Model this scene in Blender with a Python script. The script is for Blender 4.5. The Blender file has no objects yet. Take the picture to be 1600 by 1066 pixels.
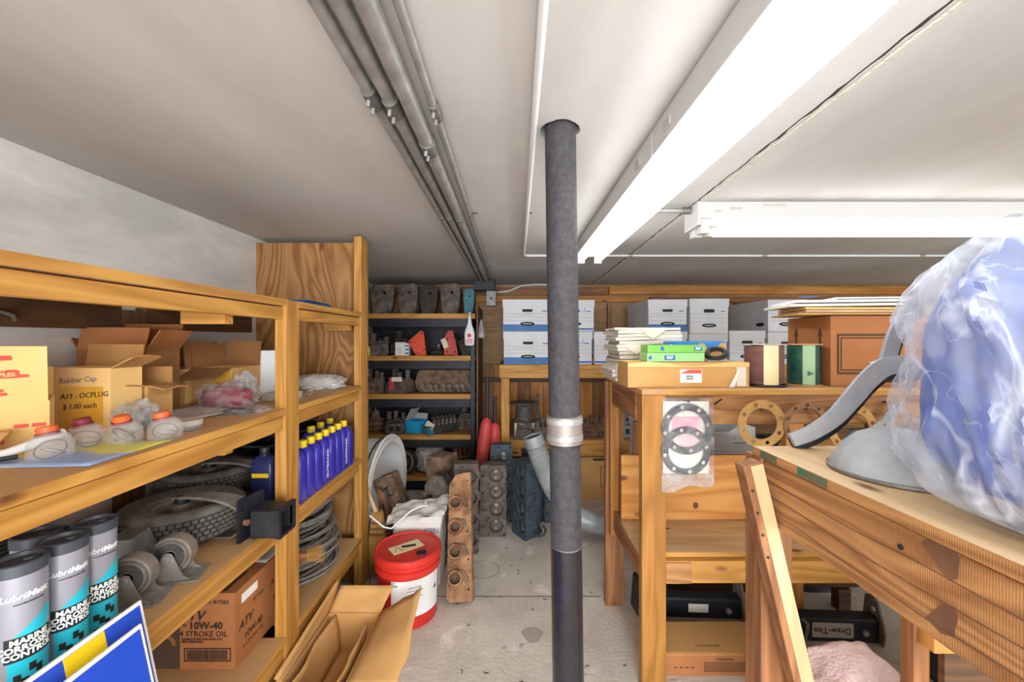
import bpy, bmesh, math, random
from mathutils import Vector, Matrix, noise as mnoise

# ------------------------------------------------------------------ camera, world, lights, exposure
SC = bpy.context.scene
COL = SC.collection
PI = math.pi
cam_d = bpy.data.cameras.new('camera')
cam = bpy.data.objects.new('camera', cam_d)
COL.objects.link(cam)
cam.location = (0, 0, 1.3)
cam.rotation_euler = (PI / 2, 0, 0)
cam_d.sensor_width = 36.0
cam_d.lens = 36.0 * 640 / 1600
cam_d.shift_y = -3 / 1600
cam_d.clip_start = 0.02
SC.camera = cam
SC.view_settings.view_transform = 'Standard'
SC.view_settings.look = 'None'
SC.view_settings.gamma = 1.0
SC.view_settings.use_curve_mapping = False
SC.view_settings.exposure = 0.80
TUBE_STRENGTH = 6.2
w = bpy.data.worlds.new('world')
SC.world = w
w.use_nodes = True
w.node_tree.nodes['Background'].inputs[0].default_value = (0.9, 0.95, 1.0, 1)
w.node_tree.nodes['Background'].inputs[1].default_value = 1.1
SC.cycles.max_bounces = 8
SC.cycles.diffuse_bounces = 5
SC.cycles.transparent_max_bounces = 12
SC.cycles.use_denoising = True
SC.cycles.caustics_reflective = False
SC.cycles.caustics_refractive = False


def area_light(name, loc, rot, sx, sy, energy, col=(1, .97, .93)):
    d = bpy.data.lights.new(name, 'AREA')
    d.shape = 'RECTANGLE'
    d.size, d.size_y, d.energy, d.color = sx, sy, energy, col
    o = bpy.data.objects.new(name, d)
    COL.objects.link(o)
    o.location, o.rotation_euler = loc, rot
    return o


# large fill light added behind the camera to brighten front faces
area_light('rear_fill_light', (0.4, -2.3, 1.15), (PI / 2, 0, 0), 3.6, 1.6, 125, (.96, .98, 1))

# ------------------------------------------------------------------ helpers
W = {}                      # world matrices of things and parts
RND = random.Random(11)


def P(px, py, D):
    return Vector(((px - 800) / 640 * D, D, 1.3 - (py - 530) / 640 * D))


def T(x=0, y=0, z=0):
    return Matrix.Translation((x, y, z))


def RX(d): return Matrix.Rotation(math.radians(d), 4, 'X')
def RY(d): return Matrix.Rotation(math.radians(d), 4, 'Y')
def RZ(d): return Matrix.Rotation(math.radians(d), 4, 'Z')


def face(o, right, up):
    r = Vector(right).normalized()
    u = Vector(up)
    n = r.cross(u).normalized()
    u = n.cross(r)
    m = Matrix.Identity(4)
    for i in range(3):
        m[i][0], m[i][1], m[i][2], m[i][3] = r[i], u[i], n[i], o[i]
    return m


def front(x, y, z): return face((x, y, z), (1, 0, 0), (0, 0, 1))      # faces -Y (the camera)
def rightf(x, y, z): return face((x, y, z), (0, 1, 0), (0, 0, 1))     # faces +X (the aisle from the left)
def topf(x, y, z): return face((x, y, z), (1, 0, 0), (0, 1, 0))       # faces up


class MB:
    def __init__(self):
        self.bm = bmesh.new()

    def _add(self, verts, faces, m=None):
        vs = [self.bm.verts.new(m @ Vector(v) if m else v) for v in verts]
        fs = []
        for f in faces:
            try:
                fs.append(self.bm.faces.new([vs[i] for i in f]))
            except ValueError:
                pass
        return vs, fs

    def box(self, x0, x1, y0, y1, z0, z1, m=None, bev=0):
        v = [(x, y, z) for z in (z0, z1) for y in (y0, y1) for x in (x0, x1)]
        f = [(0, 2, 3, 1), (4, 5, 7, 6), (0, 1, 5, 4), (2, 6, 7, 3), (0, 4, 6, 2), (1, 3, 7, 5)]
        vs, fs = self._add(v, f, m)
        if bev:
            es = list({e for ff in fs for e in ff.edges})
            bmesh.ops.bevel(self.bm, geom=es, offset=bev, segments=2, affect='EDGES', profile=.6)
        return self

    def hexa(self, bottom, top, m=None):
        f = [(3, 2, 1, 0), (4, 5, 6, 7), (0, 1, 5, 4), (1, 2, 6, 5), (2, 3, 7, 6), (3, 0, 4, 7)]
        self._add(list(bottom) + list(top), f, m)
        return self

    def cyl(self, p0, p1, r0, r1=None, seg=16, cap=True):
        r1 = r0 if r1 is None else r1
        p0, p1 = Vector(p0), Vector(p1)
        q = (p1 - p0).to_track_quat('Z', 'Y').to_matrix().to_4x4()
        m = Matrix.Translation(p0) @ q
        L = (p1 - p0).length
        prof = [(r0, 0), (r1, L)]
        if cap:
            prof = [(0, 0)] + prof + [(0, L)]
        return self.lathe(prof, seg, m)

    def lathe(self, prof, seg=24, m=None, arc=None):
        full = arc is None
        a0, a1 = (0, 2 * PI) if full else arc
        n = seg if full else seg + 1
        rings = []
        for r, z in prof:
            if r < 1e-7:
                v, _ = self._add([(0, 0, z)], [], m)
                rings.append(v * n)
            else:
                v, _ = self._add([(r * math.cos(a0 + (a1 - a0) * i / seg), r * math.sin(a0 + (a1 - a0) * i / seg), z) for i in range(n)], [], m)
                rings.append(v)
        for a, b in zip(rings, rings[1:]):
            for i in range(seg):
                j = (i + 1) % n
                l = []
                for v in (a[i], a[j], b[j], b[i]):
                    if v not in l:
                        l.append(v)
                if len(l) > 2:
                    try:
                        self.bm.faces.new(l)
                    except ValueError:
                        pass
        return self

    def tube(self, pts, r, seg=8, cap=True):
        pts = [Vector(p) for p in pts]
        rs = r if isinstance(r, (list, tuple)) else [r] * len(pts)
        rings = []
        up = None
        for i, p in enumerate(pts):
            d = (pts[min(i + 1, len(pts) - 1)] - pts[max(i - 1, 0)]).normalized()
            if up is None:
                up = d.orthogonal().normalized()
            up = (up - d * up.dot(d))
            up = up.normalized() if up.length > 1e-6 else d.orthogonal().normalized()
            s = d.cross(up)
            v, _ = self._add([p + (up * math.cos(2 * PI * k / seg) + s * math.sin(2 * PI * k / seg)) * rs[i] for k in range(seg)], [])
            rings.append(v)
        for a, b in zip(rings, rings[1:]):
            for k in range(seg):
                self.bm.faces.new((a[k], a[(k + 1) % seg], b[(k + 1) % seg], b[k]))
        if cap:
            self.bm.faces.new(rings[0][::-1])
            self.bm.faces.new(rings[-1])
        return self

    def ribbon(self, pts, wid, thk, side):
        """flat bar swept along pts; side = vector of the thickness"""
        pts = [Vector(p) for p in pts]
        side = Vector(side).normalized()
        ws = wid if isinstance(wid, (list, tuple)) else [wid] * len(pts)
        rings = []
        for i, p in enumerate(pts):
            d = (pts[min(i + 1, len(pts) - 1)] - pts[max(i - 1, 0)]).normalized()
            u = side.cross(d).normalized() * ws[i] / 2
            t = side * thk / 2
            v, _ = self._add([p + u + t, p - u + t, p - u - t, p + u - t], [])
            rings.append(v)
        for a, b in zip(rings, rings[1:]):
            for k in range(4):
                self.bm.faces.new((a[k], a[(k + 1) % 4], b[(k + 1) % 4], b[k]))
        self.bm.faces.new(rings[0][::-1])
        self.bm.faces.new(rings[-1])
        return self

    def torus(self, Rr, r, m=None, seg=32, rs=8):
        prof = [(Rr + r * math.cos(2 * PI * k / rs), r * math.sin(2 * PI * k / rs)) for k in range(rs + 1)]
        b = MB()
        b.lathe(prof, seg)
        bmesh.ops.remove_doubles(b.bm, verts=b.bm.verts, dist=1e-6)
        self.merge(b, m)
        return self

    def merge(self, b, m=None):
        b.bm.verts.index_update()
        self._add([v.co.copy() for v in b.bm.verts], [[v.index for v in f.verts] for f in b.bm.faces], m)
        b.bm.free()
        return self

    def plate(self, outline, holes, t, m=None):
        """flat plate in XY with real holes, thickness t along +Z"""
        b = bmesh.new()
        for lp in [outline] + list(holes):
            vs = [b.verts.new((x, y, 0)) for x, y in lp]
            for i in range(len(vs)):
                b.edges.new((vs[i], vs[(i + 1) % len(vs)]))
        bmesh.ops.triangle_fill(b, use_beauty=True, use_dissolve=False, edges=b.edges[:])
        bmesh.ops.recalc_face_normals(b, faces=b.faces[:])
        if b.faces and sum(f.normal.z for f in b.faces) > 0:
            bmesh.ops.reverse_faces(b, faces=b.faces[:])
        r = bmesh.ops.extrude_face_region(b, geom=b.faces[:])
        vs = [e for e in r['geom'] if isinstance(e, bmesh.types.BMVert)]
        bmesh.ops.translate(b, verts=vs, vec=(0, 0, t))
        bmesh.ops.recalc_face_normals(b, faces=b.faces[:])
        h = MB()
        h.bm.free()
        h.bm = b
        return self.merge(h, m)

    def grid(self, fn, nu, nv):
        vs = [[self.bm.verts.new(fn(i / nu, j / nv)) for j in range(nv + 1)] for i in range(nu + 1)]
        for i in range(nu):
            for j in range(nv):
                self.bm.faces.new((vs[i][j], vs[i + 1][j], vs[i + 1][j + 1], vs[i][j + 1]))
        return self

    def blob(self, c, s, amp=.15, freq=2.5, seed=0, sub=4, power=2.0, floor=None, m=None, ridge=0):
        b = bmesh.new()
        bmesh.ops.create_icosphere(b, subdivisions=sub, radius=1)
        off = Vector((seed * 3.7, seed * 1.9, -seed * 2.3))
        for v in b.verts:
            d = v.co.normalized()
            k = (abs(d.x) ** power + abs(d.y) ** power + abs(d.z) ** power) ** (-1 / power)
            n = mnoise.noise(d * freq + off) + .5 * mnoise.noise(d * freq * 2.3 + off)
            if ridge:
                n -= ridge * abs(mnoise.noise(d * freq * 1.7 - off)) + ridge * .6 * abs(mnoise.noise(d * freq * 3.9 - off))
            k *= 1 + amp * n
            v.co = Vector((c[0] + d.x * k * s[0], c[1] + d.y * k * s[1], c[2] + d.z * k * s[2]))
            if floor is not None and v.co.z < floor:
                v.co.z = floor + .0005 * n
        h = MB()
        h.bm.free()
        h.bm = b
        return self.merge(h, m)

    def jitter(self, a, f=8, seed=0):
        for v in self.bm.verts:
            v.co += mnoise.noise_vector(v.co * f + Vector((seed, seed * 2, 0))) * a
        return self

    def build(self, name, mat, parent=None, label=None, kind=None, smooth=None, local=False, cat=None, group=None):
        bmesh.ops.recalc_face_normals(self.bm, faces=self.bm.faces[:])
        me = bpy.data.meshes.new(name)
        self.bm.to_mesh(me)
        self.bm.free()
        return link_mesh(me, name, mat, parent, label, kind, smooth, local, cat, group)


def link_mesh(me, name, mat, parent=None, label=None, kind=None, smooth=None, local=False, cat=None, group=None):
    o = bpy.data.objects.new(name, me)
    if mat:
        me.materials.append(MAT[mat] if isinstance(mat, str) else mat)
    if smooth:
        for p in me.polygons:
            p.use_smooth = True
        me.set_sharp_from_angle(angle=math.radians(smooth if smooth is not True else 40))
    COL.objects.link(o)
    if parent is not None:
        o.parent = parent
        W[o] = W[parent]
        if not local:
            me.transform(W[parent].inverted())
    else:
        W[o] = Matrix.Identity(4)
        if len(me.vertices) and kind is None:
            # origin at the base of a one-mesh thing
            n = len(me.vertices)
            c = sum((v.co for v in me.vertices), Vector()) / n
            c.z = min(v.co.z for v in me.vertices)
            me.transform(T(*(-c)))
            o.location = c
            W[o] = T(*c)
    for k, v in (('label', label), ('kind', kind), ('category', cat), ('group', group)):
        if v:
            o[k] = v
    return o


def thing(name, label, cat, loc=(0, 0, 0), rz=0, group=None, rx=0, ry=0):
    o = bpy.data.objects.new(name, None)
    o.empty_display_size = .05
    COL.objects.link(o)
    m = T(*loc) @ RZ(rz) @ RY(ry) @ RX(rx)
    o.location = loc
    o.rotation_euler = m.to_euler()
    W[o] = m
    o['label'], o['category'] = label, cat
    if group:
        o['group'] = group
    return o


def dup(root, loc, rz=0, label=None, rx=0, ry=0):
    m = T(*loc) @ RZ(rz) @ RY(ry) @ RX(rx)

    def cp(o, par):
        c = o.copy()
        COL.objects.link(c)
        c.parent = par
        W[c] = m
        for ch in o.children:
            cp(ch, c)
        return c
    r = cp(root, None)
    r.location = loc
    r.rotation_euler = m.to_euler()
    if label:
        r['label'] = label
    return r


_txt = {}


def text(s, size, m, mat, parent, name='lettering', ext=.0003, bold=0, align='CENTER', sx=1, wrap=None, shear=0):
    """flat raised lettering; m places its XY plane, local=True coords when parent given through W"""
    k = (s, size, ext, bold, align, sx, shear)
    if k not in _txt:
        cu = bpy.data.curves.new('t', 'FONT')
        cu.body, cu.size, cu.extrude, cu.offset = s, size, ext, bold
        cu.align_x, cu.align_y = align, 'CENTER'
        cu.resolution_u = 2
        cu.shear = shear
        cu.space_line = .85
        ob = bpy.data.objects.new('t', cu)
        COL.objects.link(ob)
        bpy.context.view_layer.update()
        me = bpy.data.meshes.new_from_object(ob.evaluated_get(bpy.context.evaluated_depsgraph_get()))
        bpy.data.objects.remove(ob)
        bpy.data.curves.remove(cu)
        me.materials.clear()
        me.transform(Matrix.Diagonal((sx, 1, 1, 1)))
        _txt[k] = me
    me = _txt[k].copy()
    if wrap:
        r, a0 = wrap
        for v in me.vertices:
            a = a0 + v.co.x / r
            rr = r + v.co.z
            v.co = Vector((rr * math.cos(a), rr * math.sin(a), v.co.y))
    me.transform(m)
    return link_mesh(me, name, mat, parent, kind='stuff')


def scribble(n, w, h, m, mat, parent, name='handwriting', seed=0, r=.0009):
    """a line of illegible handwriting as thin raised strokes"""
    g = random.Random(seed)
    mb = MB()
    x = -w / 2
    pts = []
    for i in range(n * 4):
        x += w / (n * 4)
        pts.append(m @ Vector((x + g.uniform(-.3, .3) * w / n, g.uniform(-.5, .5) * h, r * .4)))
    mb.tube(pts, r, 4)
    return mb.build(name, mat, parent, kind='stuff')


def circ(x, y, r, n=12, a0=0):
    return [(x + r * math.cos(a0 + 2 * PI * i / n), y + r * math.sin(a0 + 2 * PI * i / n)) for i in range(n)]


def rrect(x0, x1, y0, y1, r, n=4):
    o = []
    for cx, cy, a in ((x1 - r, y1 - r, 0), (x0 + r, y1 - r, PI / 2), (x0 + r, y0 + r, PI), (x1 - r, y0 + r, 1.5 * PI)):
        for i in range(n + 1):
            o.append((cx + r * math.cos(a + PI / 2 * i / n), cy + r * math.sin(a + PI / 2 * i / n)))
    return o


# ------------------------------------------------------------------ materials
MAT = {}


def srgb(h):
    if isinstance(h, str):
        h = h.lstrip('#')
        h = [int(h[i:i + 2], 16) for i in (0, 2, 4)]
    out = []
    for c in h:
        c /= 255
        out.append(c / 12.92 if c <= .04045 else ((c + .055) / 1.055) ** 2.4)
    return (*out, 1)


def base_mat(name):
    m = bpy.data.materials.new(name)
    m.use_nodes = True
    MAT[name] = m
    nt = m.node_tree
    return m, nt, nt.nodes['Principled BSDF']


def node(nt, t, **kw):
    n = nt.nodes.new(t)
    for k, v in kw.items():
        setattr(n, k, v)
    return n


def surf(name, c1, c2=None, scale=8, rough=.6, metal=0, bump=0, bscale=40, contrast=(.35, .65), detail=4, stretch=(1, 1, 1), spec=None, coat=0):
    m, nt, b = base_mat(name)
    b.inputs['Roughness'].default_value = rough
    b.inputs['Metallic'].default_value = metal
    if spec is not None:
        b.inputs['Specular IOR Level'].default_value = spec
    if coat:
        b.inputs['Coat Weight'].default_value = coat
    tc = node(nt, 'ShaderNodeTexCoord')
    mp = node(nt, 'ShaderNodeMapping')
    mp.inputs['Scale'].default_value = stretch
    nt.links.new(tc.outputs['Object'], mp.inputs['Vector'])
    if c2:
        n = node(nt, 'ShaderNodeTexNoise')
        n.inputs['Scale'].default_value = scale
        n.inputs['Detail'].default_value = detail
        n.inputs['Roughness'].default_value = .65
        r = node(nt, 'ShaderNodeValToRGB')
        r.color_ramp.elements[0].position, r.color_ramp.elements[1].position = contrast
        r.color_ramp.elements[0].color, r.color_ramp.elements[1].color = srgb(c1), srgb(c2)
        nt.links.new(mp.outputs[0], n.inputs['Vector'])
        nt.links.new(n.outputs[0], r.inputs[0])
        nt.links.new(r.outputs[0], b.inputs['Base Color'])
    else:
        b.inputs['Base Color'].default_value = srgb(c1)
    if bump:
        n2 = node(nt, 'ShaderNodeTexNoise')
        n2.inputs['Scale'].default_value = bscale
        n2.inputs['Detail'].default_value = 5
        bp = node(nt, 'ShaderNodeBump')
        bp.inputs['Strength'].default_value = bump
        bp.inputs['Distance'].default_value = .01
        nt.links.new(mp.outputs[0], n2.inputs['Vector'])
        nt.links.new(n2.outputs[0], bp.inputs['Height'])
        nt.links.new(bp.outputs[0], b.inputs['Normal'])
    return m


def wood(name, light, dark, axis, rings=7, across=11, along=.9, knots=True, rough=.6, contrast=(.0, .55), dist=.35, bump=.15, mixf=1.0, saw=0):
    m, nt, b = base_mat(name)
    b.inputs['Roughness'].default_value = rough
    tc = node(nt, 'ShaderNodeTexCoord')
    mp = node(nt, 'ShaderNodeMapping')
    s = [across] * 3
    s['xyz'.index(axis)] = along
    mp.inputs['Scale'].default_value = s
    nt.links.new(tc.outputs['Object'], mp.inputs['Vector'])
    n = node(nt, 'ShaderNodeTexNoise')
    n.inputs['Scale'].default_value = 1
    n.inputs['Detail'].default_value = 2
    n.inputs['Distortion'].default_value = dist
    nt.links.new(mp.outputs[0], n.inputs['Vector'])
    mu = node(nt, 'ShaderNodeMath', operation='MULTIPLY')
    mu.inputs[1].default_value = rings
    nt.links.new(n.outputs[0], mu.inputs[0])
    pp = node(nt, 'ShaderNodeMath', operation='PINGPONG')
    pp.inputs[1].default_value = .5
    nt.links.new(mu.outputs[0], pp.inputs[0])
    r = node(nt, 'ShaderNodeValToRGB')
    e = r.color_ramp.elements
    e[0].position, e[1].position = contrast
    e[0].color, e[1].color = srgb(dark), srgb(light)
    nt.links.new(pp.outputs[0], r.inputs[0])
    # broad tone drift
    n3 = node(nt, 'ShaderNodeTexNoise')
    n3.inputs['Scale'].default_value = 2.2
    nt.links.new(tc.outputs['Object'], n3.inputs['Vector'])
    hs = node(nt, 'ShaderNodeHueSaturation')
    mr = node(nt, 'ShaderNodeMapRange')
    mr.inputs[3].default_value, mr.inputs[4].default_value = .82, 1.18
    nt.links.new(n3.outputs[0], mr.inputs[0])
    nt.links.new(mr.outputs[0], hs.inputs['Value'])
    mixc = node(nt, 'ShaderNodeMix', data_type='RGBA')
    mixc.inputs[0].default_value = mixf
    mixc.inputs[6].default_value = srgb(light)
    nt.links.new(r.outputs[0], mixc.inputs[7])
    nt.links.new(mixc.outputs[2], hs.inputs['Color'])
    last = hs.outputs[0]
    if knots:
        vo = node(nt, 'ShaderNodeTexVoronoi')
        vo.inputs['Scale'].default_value = 1
        mp2 = node(nt, 'ShaderNodeMapping')
        s2 = [7] * 3
        s2['xyz'.index(axis)] = 3.0
        mp2.inputs['Scale'].default_value = s2
        nt.links.new(tc.outputs['Object'], mp2.inputs['Vector'])
        nt.links.new(mp2.outputs[0], vo.inputs['Vector'])
        rk = node(nt, 'ShaderNodeValToRGB')
        rk.color_ramp.elements[0].position, rk.color_ramp.elements[1].position = .05, .11
        rk.color_ramp.elements[0].color, rk.color_ramp.elements[1].color = (1, 1, 1, 1), (0, 0, 0, 1)
        nt.links.new(vo.outputs['Distance'], rk.inputs[0])
        mk = node(nt, 'ShaderNodeMix', data_type='RGBA')
        nt.links.new(rk.outputs[0], mk.inputs[0])
        nt.links.new(last, mk.inputs[6])
        mk.inputs[7].default_value = srgb('#6a3d1c')
        last = mk.outputs[2]
    nt.links.new(last, b.inputs['Base Color'])
    bp = node(nt, 'ShaderNodeBump')
    bp.inputs['Strength'].default_value = bump
    bp.inputs['Distance'].default_value = .004
    h = pp.outputs[0]
    if saw:
        wv = node(nt, 'ShaderNodeTexWave', wave_type='BANDS', bands_direction=axis.upper())
        wv.inputs['Scale'].default_value = saw
        wv.inputs['Distortion'].default_value = 2
        nt.links.new(tc.outputs['Object'], wv.inputs['Vector'])
        ad = node(nt, 'ShaderNodeMath', operation='ADD')
        nt.links.new(wv.outputs['Fac'], ad.inputs[0])
        nt.links.new(pp.outputs[0], ad.inputs[1])
        h = ad.outputs[0]
    nt.links.new(h, bp.inputs['Height'])
    nt.links.new(bp.outputs[0], b.inputs['Normal'])
    return m


for ax in 'xyz':
    wood('pine_' + ax, '#cc984a', '#a9742f', ax)
    wood('rough_' + ax, '#c08b56', '#8f5f35', ax, rings=10, knots=False, bump=.14, saw=95 if ax == 'y' else 0)
    wood('brown_' + ax, '#a8744a', '#7d4f2c', ax, knots=False)
    wood('orange_' + ax, '#d79a54', '#b8762f', ax, across=6, along=.6, rings=6)
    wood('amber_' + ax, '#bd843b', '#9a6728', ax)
    wood('pale_' + ax, '#d6ba92', '#c09f74', ax, across=8, rings=5)
    wood('dark_wood_' + ax, '#6b4c30', '#4a3320', ax, knots=False)
wood('plywood', '#b98853', '#8d5d30', 'z', rings=13, across=4.5, along=1.3, knots=True, dist=.9, bump=.05, contrast=(.05, .5))
wood('plywood_pale', '#bd986a', '#a17c50', 'x', rings=6, across=4, along=1.5, knots=False, dist=.8, bump=.03)
surf('shelf_board', '#c9a070', '#b5885a', 5, .7, bump=.04, stretch=(1, .3, 1))
surf('shelf_dusty', '#c2a37c', '#ad8b66', 6, .8, bump=.05)
surf('concrete_floor', '#e2dacd', '#beb5aa', 3.2, .85, bump=.35, bscale=60, detail=9, contrast=(.3, .7))
_nt = MAT['concrete_floor'].node_tree
_b = _nt.nodes['Principled BSDF']
_src = _b.inputs['Base Color'].links[0].from_socket
_tc = [n for n in _nt.nodes if n.type == 'TEX_COORD'][0]
for _sc, _p0, _p1, _col in ((5.5, .60, .68, '#f2ece2'), (9.0, .66, .72, '#8a8178'), (38.0, .70, .74, '#6d655d')):
    _n = node(_nt, 'ShaderNodeTexNoise')
    _n.inputs['Scale'].default_value = _sc
    _n.inputs['Detail'].default_value = 6
    _n.inputs['Distortion'].default_value = .4
    _nt.links.new(_tc.outputs['Object'], _n.inputs['Vector'])
    _m = node(_nt, 'ShaderNodeMapRange')
    _m.inputs[1].default_value, _m.inputs[2].default_value, _m.inputs[4].default_value = _p0, _p1, .75
    _nt.links.new(_n.outputs[0], _m.inputs[0])
    _x = node(_nt, 'ShaderNodeMix', data_type='RGBA')
    _nt.links.new(_m.outputs[0], _x.inputs[0])
    _nt.links.new(_src, _x.inputs[6])
    _x.inputs[7].default_value = srgb(_col)
    _src = _x.outputs[2]
_nt.links.new(_src, _b.inputs['Base Color'])
surf('concrete_wall', '#f2f1ee', '#cfcecb', 3.5, .9, bump=.25, bscale=30, detail=8, stretch=(1, .5, 1.6))
surf('concrete_raw', '#b3aca0', '#95908a', 14, .95, bump=.5, bscale=80)
surf('ceiling_paint', '#cdccca', '#b2afaa', 1.3, .85, bump=.06, bscale=24, detail=7, contrast=(.3, .75), stretch=(1.5, .6, 1))
surf('ceiling_filler', '#e6e0d2', '#cfc8b8', 30, .9, bump=.6, bscale=90)
surf('crack_dark', '#3b3631', rough=.95)
surf('white_enamel', '#c2c2c0', rough=.4)
surf('floor_stain', '#a89e93', '#b3a99e', 30, .8)
surf('white_plastic', '#e6e8ea', rough=.4)
surf('galvanised', '#b4b3b1', '#999896', 20, .4, metal=.45, bump=.05)
surf('dull_steel', '#8b8985', '#6f6d6a', 25, .5, metal=.6)
surf('pole_iron', '#464448', '#333135', 60, .75, metal=.1, bump=.35, bscale=160)
surf('pole_tape', '#1c1a1f', '#26232b', 12, .25, bump=.08, bscale=20)
surf('clamp_band', '#9b9089', '#857a74', 9, .42, metal=.35, bump=.1, bscale=20)
surf('black_metal', '#191c24', '#232730', 20, .5, metal=.2)
surf('black_plastic', '#1c1c1f', '#29292c', 30, .5)
surf('rubber', '#77726b', '#5e5953', 30, .9, bump=.3, bscale=60)
surf('rubber_dark', '#4c4945', '#393633', 30, .9, bump=.2)
surf('bracket_grey', '#9a928a', '#7a736c', 16, .6, metal=.15, bump=.1)
surf('wood_stain', '#7a5338', '#66432c', 20, .8)
surf('dust_grey', '#8d8378', '#6d655d', 18, .9, bump=.2)
surf('cast_dark', '#4d4641', '#332f2d', 22, .8, metal=.25, bump=.5, bscale=60)
surf('cast_grey', '#80736a', '#4d4540', 18, .75, metal=.25, bump=.5, bscale=60)
surf('cast_brown', '#927760', '#5c4839', 16, .85, metal=.15, bump=.5, bscale=60)
surf('cast_tan', '#b58a64', '#754f37', 14, .85, metal=.1, bump=.4, bscale=50)
surf('cast_blue', '#4b5863', '#373f48', 12, .7, metal=.2, bump=.4)
surf('cast_teal', '#3c7f8c', '#35636d', 10, .6, bump=.2)
surf('paint_orange', '#e5542a', '#d2431f', 12, .55, bump=.1)
surf('paint_red', '#c8453c', '#a5352f', 12, .55, bump=.15)
surf('bolt_dark', '#3a3836', rough=.5, metal=.6)
surf('valve_steel', '#8d857c', '#6b645d', 30, .5, metal=.5)
surf('rust', '#8a5a3c', '#6b452f', 20, .9, bump=.3)
surf('cardboard', '#d3a468', '#c59558', 4, .85, bump=.04)
surf('cardboard_light', '#efc885', '#e3b870', 4, .85)
surf('cardboard_dark', '#9b6b3e', '#8a5d34', 4, .9)
surf('cardboard_brown', '#b37647', '#a2673a', 3, .8)
surf('cardboard_inside', '#b98a52', '#aa7b45', 4, .9)
surf('red_print', '#d9584a', rough=.8)
surf('print_dark', '#2e2219', rough=.8)
surf('print_brown', '#4f3a2a', rough=.8)
surf('ink_black', '#1a1a1c', rough=.7)
surf('ink_green', '#6f8a72', rough=.7)
surf('ink_grey', '#7c7f84', rough=.7)
surf('white_print', '#f2f2f0', rough=.6)
surf('yellow_tape', '#e0ad3e', '#d49d2f', 10, .35)
surf('paper_white', '#e9e7e1', '#dcd9d1', 5, .8)
surf('paper_grey', '#bdb6ad', '#aaa299', 5, .8)
surf('paper_cream', '#e8dfcf', '#d8cdbb', 6, .85)
surf('newsprint', '#e4dfd4', '#cfc6b8', 9, .9, stretch=(.2, .2, 8))
surf('file_white', '#e3e5ea', '#d8dade', 4, .7)
surf('file_grey', '#dcdde0', '#d0d1d4', 4, .7)
surf('file_blue', '#4d7dba', '#3f6ea8', 5, .65)
surf('ink_blue', '#2f66b8', rough=.6)
surf('blue_sign', '#2450c8', rough=.3)
surf('blue_box', '#3787cf', rough=.45)
surf('blue_bright', '#2aa0d6', rough=.45)
surf('green_box', '#7cc252', rough=.4)
surf('green_box_light', '#9ad08a', rough=.4)
surf('yellow_plastic', '#f2cf1d', rough=.35)
surf('bottle_blue', '#3b35b4', '#342ea6', 4, .28, coat=.3)
surf('bottle_navy', '#252759', rough=.4)
surf('can_grey', '#9b9ba6', rough=.3, metal=.2)
surf('can_teal', '#27b7cc', rough=.3)
surf('can_lid', '#41454d', rough=.4)
surf('red_plastic', '#d8352b', '#cb2d24', 6, .35)
surf('red_pad', '#cf4a48', '#b83d3c', 8, .55)
surf('wire_grey', '#a3a09b', '#7f7b76', 40, .5, metal=.25)
surf('hose_grey', '#a6abac', '#919799', 10, .4, metal=.1)
surf('straw', '#c99a4e', '#a8793a', 60, .9, stretch=(4, 4, .4))
surf('spool_wire', '#8a6258', '#735047', 30, .5)
surf('teal_wire', '#2f6b5c', '#1f4d44', 40, .45)
surf('pale_green', '#a9cba0', '#98bd90', 8, .6)
surf('label_cream', '#efe6bd', '#e3d596', 8, .6)
surf('gasket_grey', '#55575c', '#484a4f', 20, .8)
surf('gasket_tan', '#c49a5e', '#ad8349', 14, .85)
surf('gasket_brown', '#9a7352', '#7f5c40', 16, .85)
surf('pink_card', '#e59ab5', '#e9e3dc', 7, .8)
surf('towel_pink', '#f8e3de', '#ecc3bd', 7, .95, bump=.9, bscale=120, contrast=(.35, .75))
surf('blue_fabric', '#3557b0', '#223f8e', 5, .7, bump=.25, bscale=14)
surf('lever_grey', '#a8aab0', '#96989e', 10, .5)
surf('dome_grey', '#a2a6aa', '#8d9195', 12, .55, bump=.25, bscale=40)
surf('orange_cap', '#d9622f', rough=.45)
surf('dark_red', '#7d2634', rough=.5)
surf('green_paint', '#356a50', '#7a5a40', 18, .8)
surf('tarp_blue', '#2f5fae', '#254b8c', 9, .5)
surf('magazine', '#d8d05a', '#8fa6d0', 6, .35, contrast=(.45, .55), detail=1)
surf('rim_white', '#f1f1ef', '#e6e6e4', 4, .4)


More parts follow.
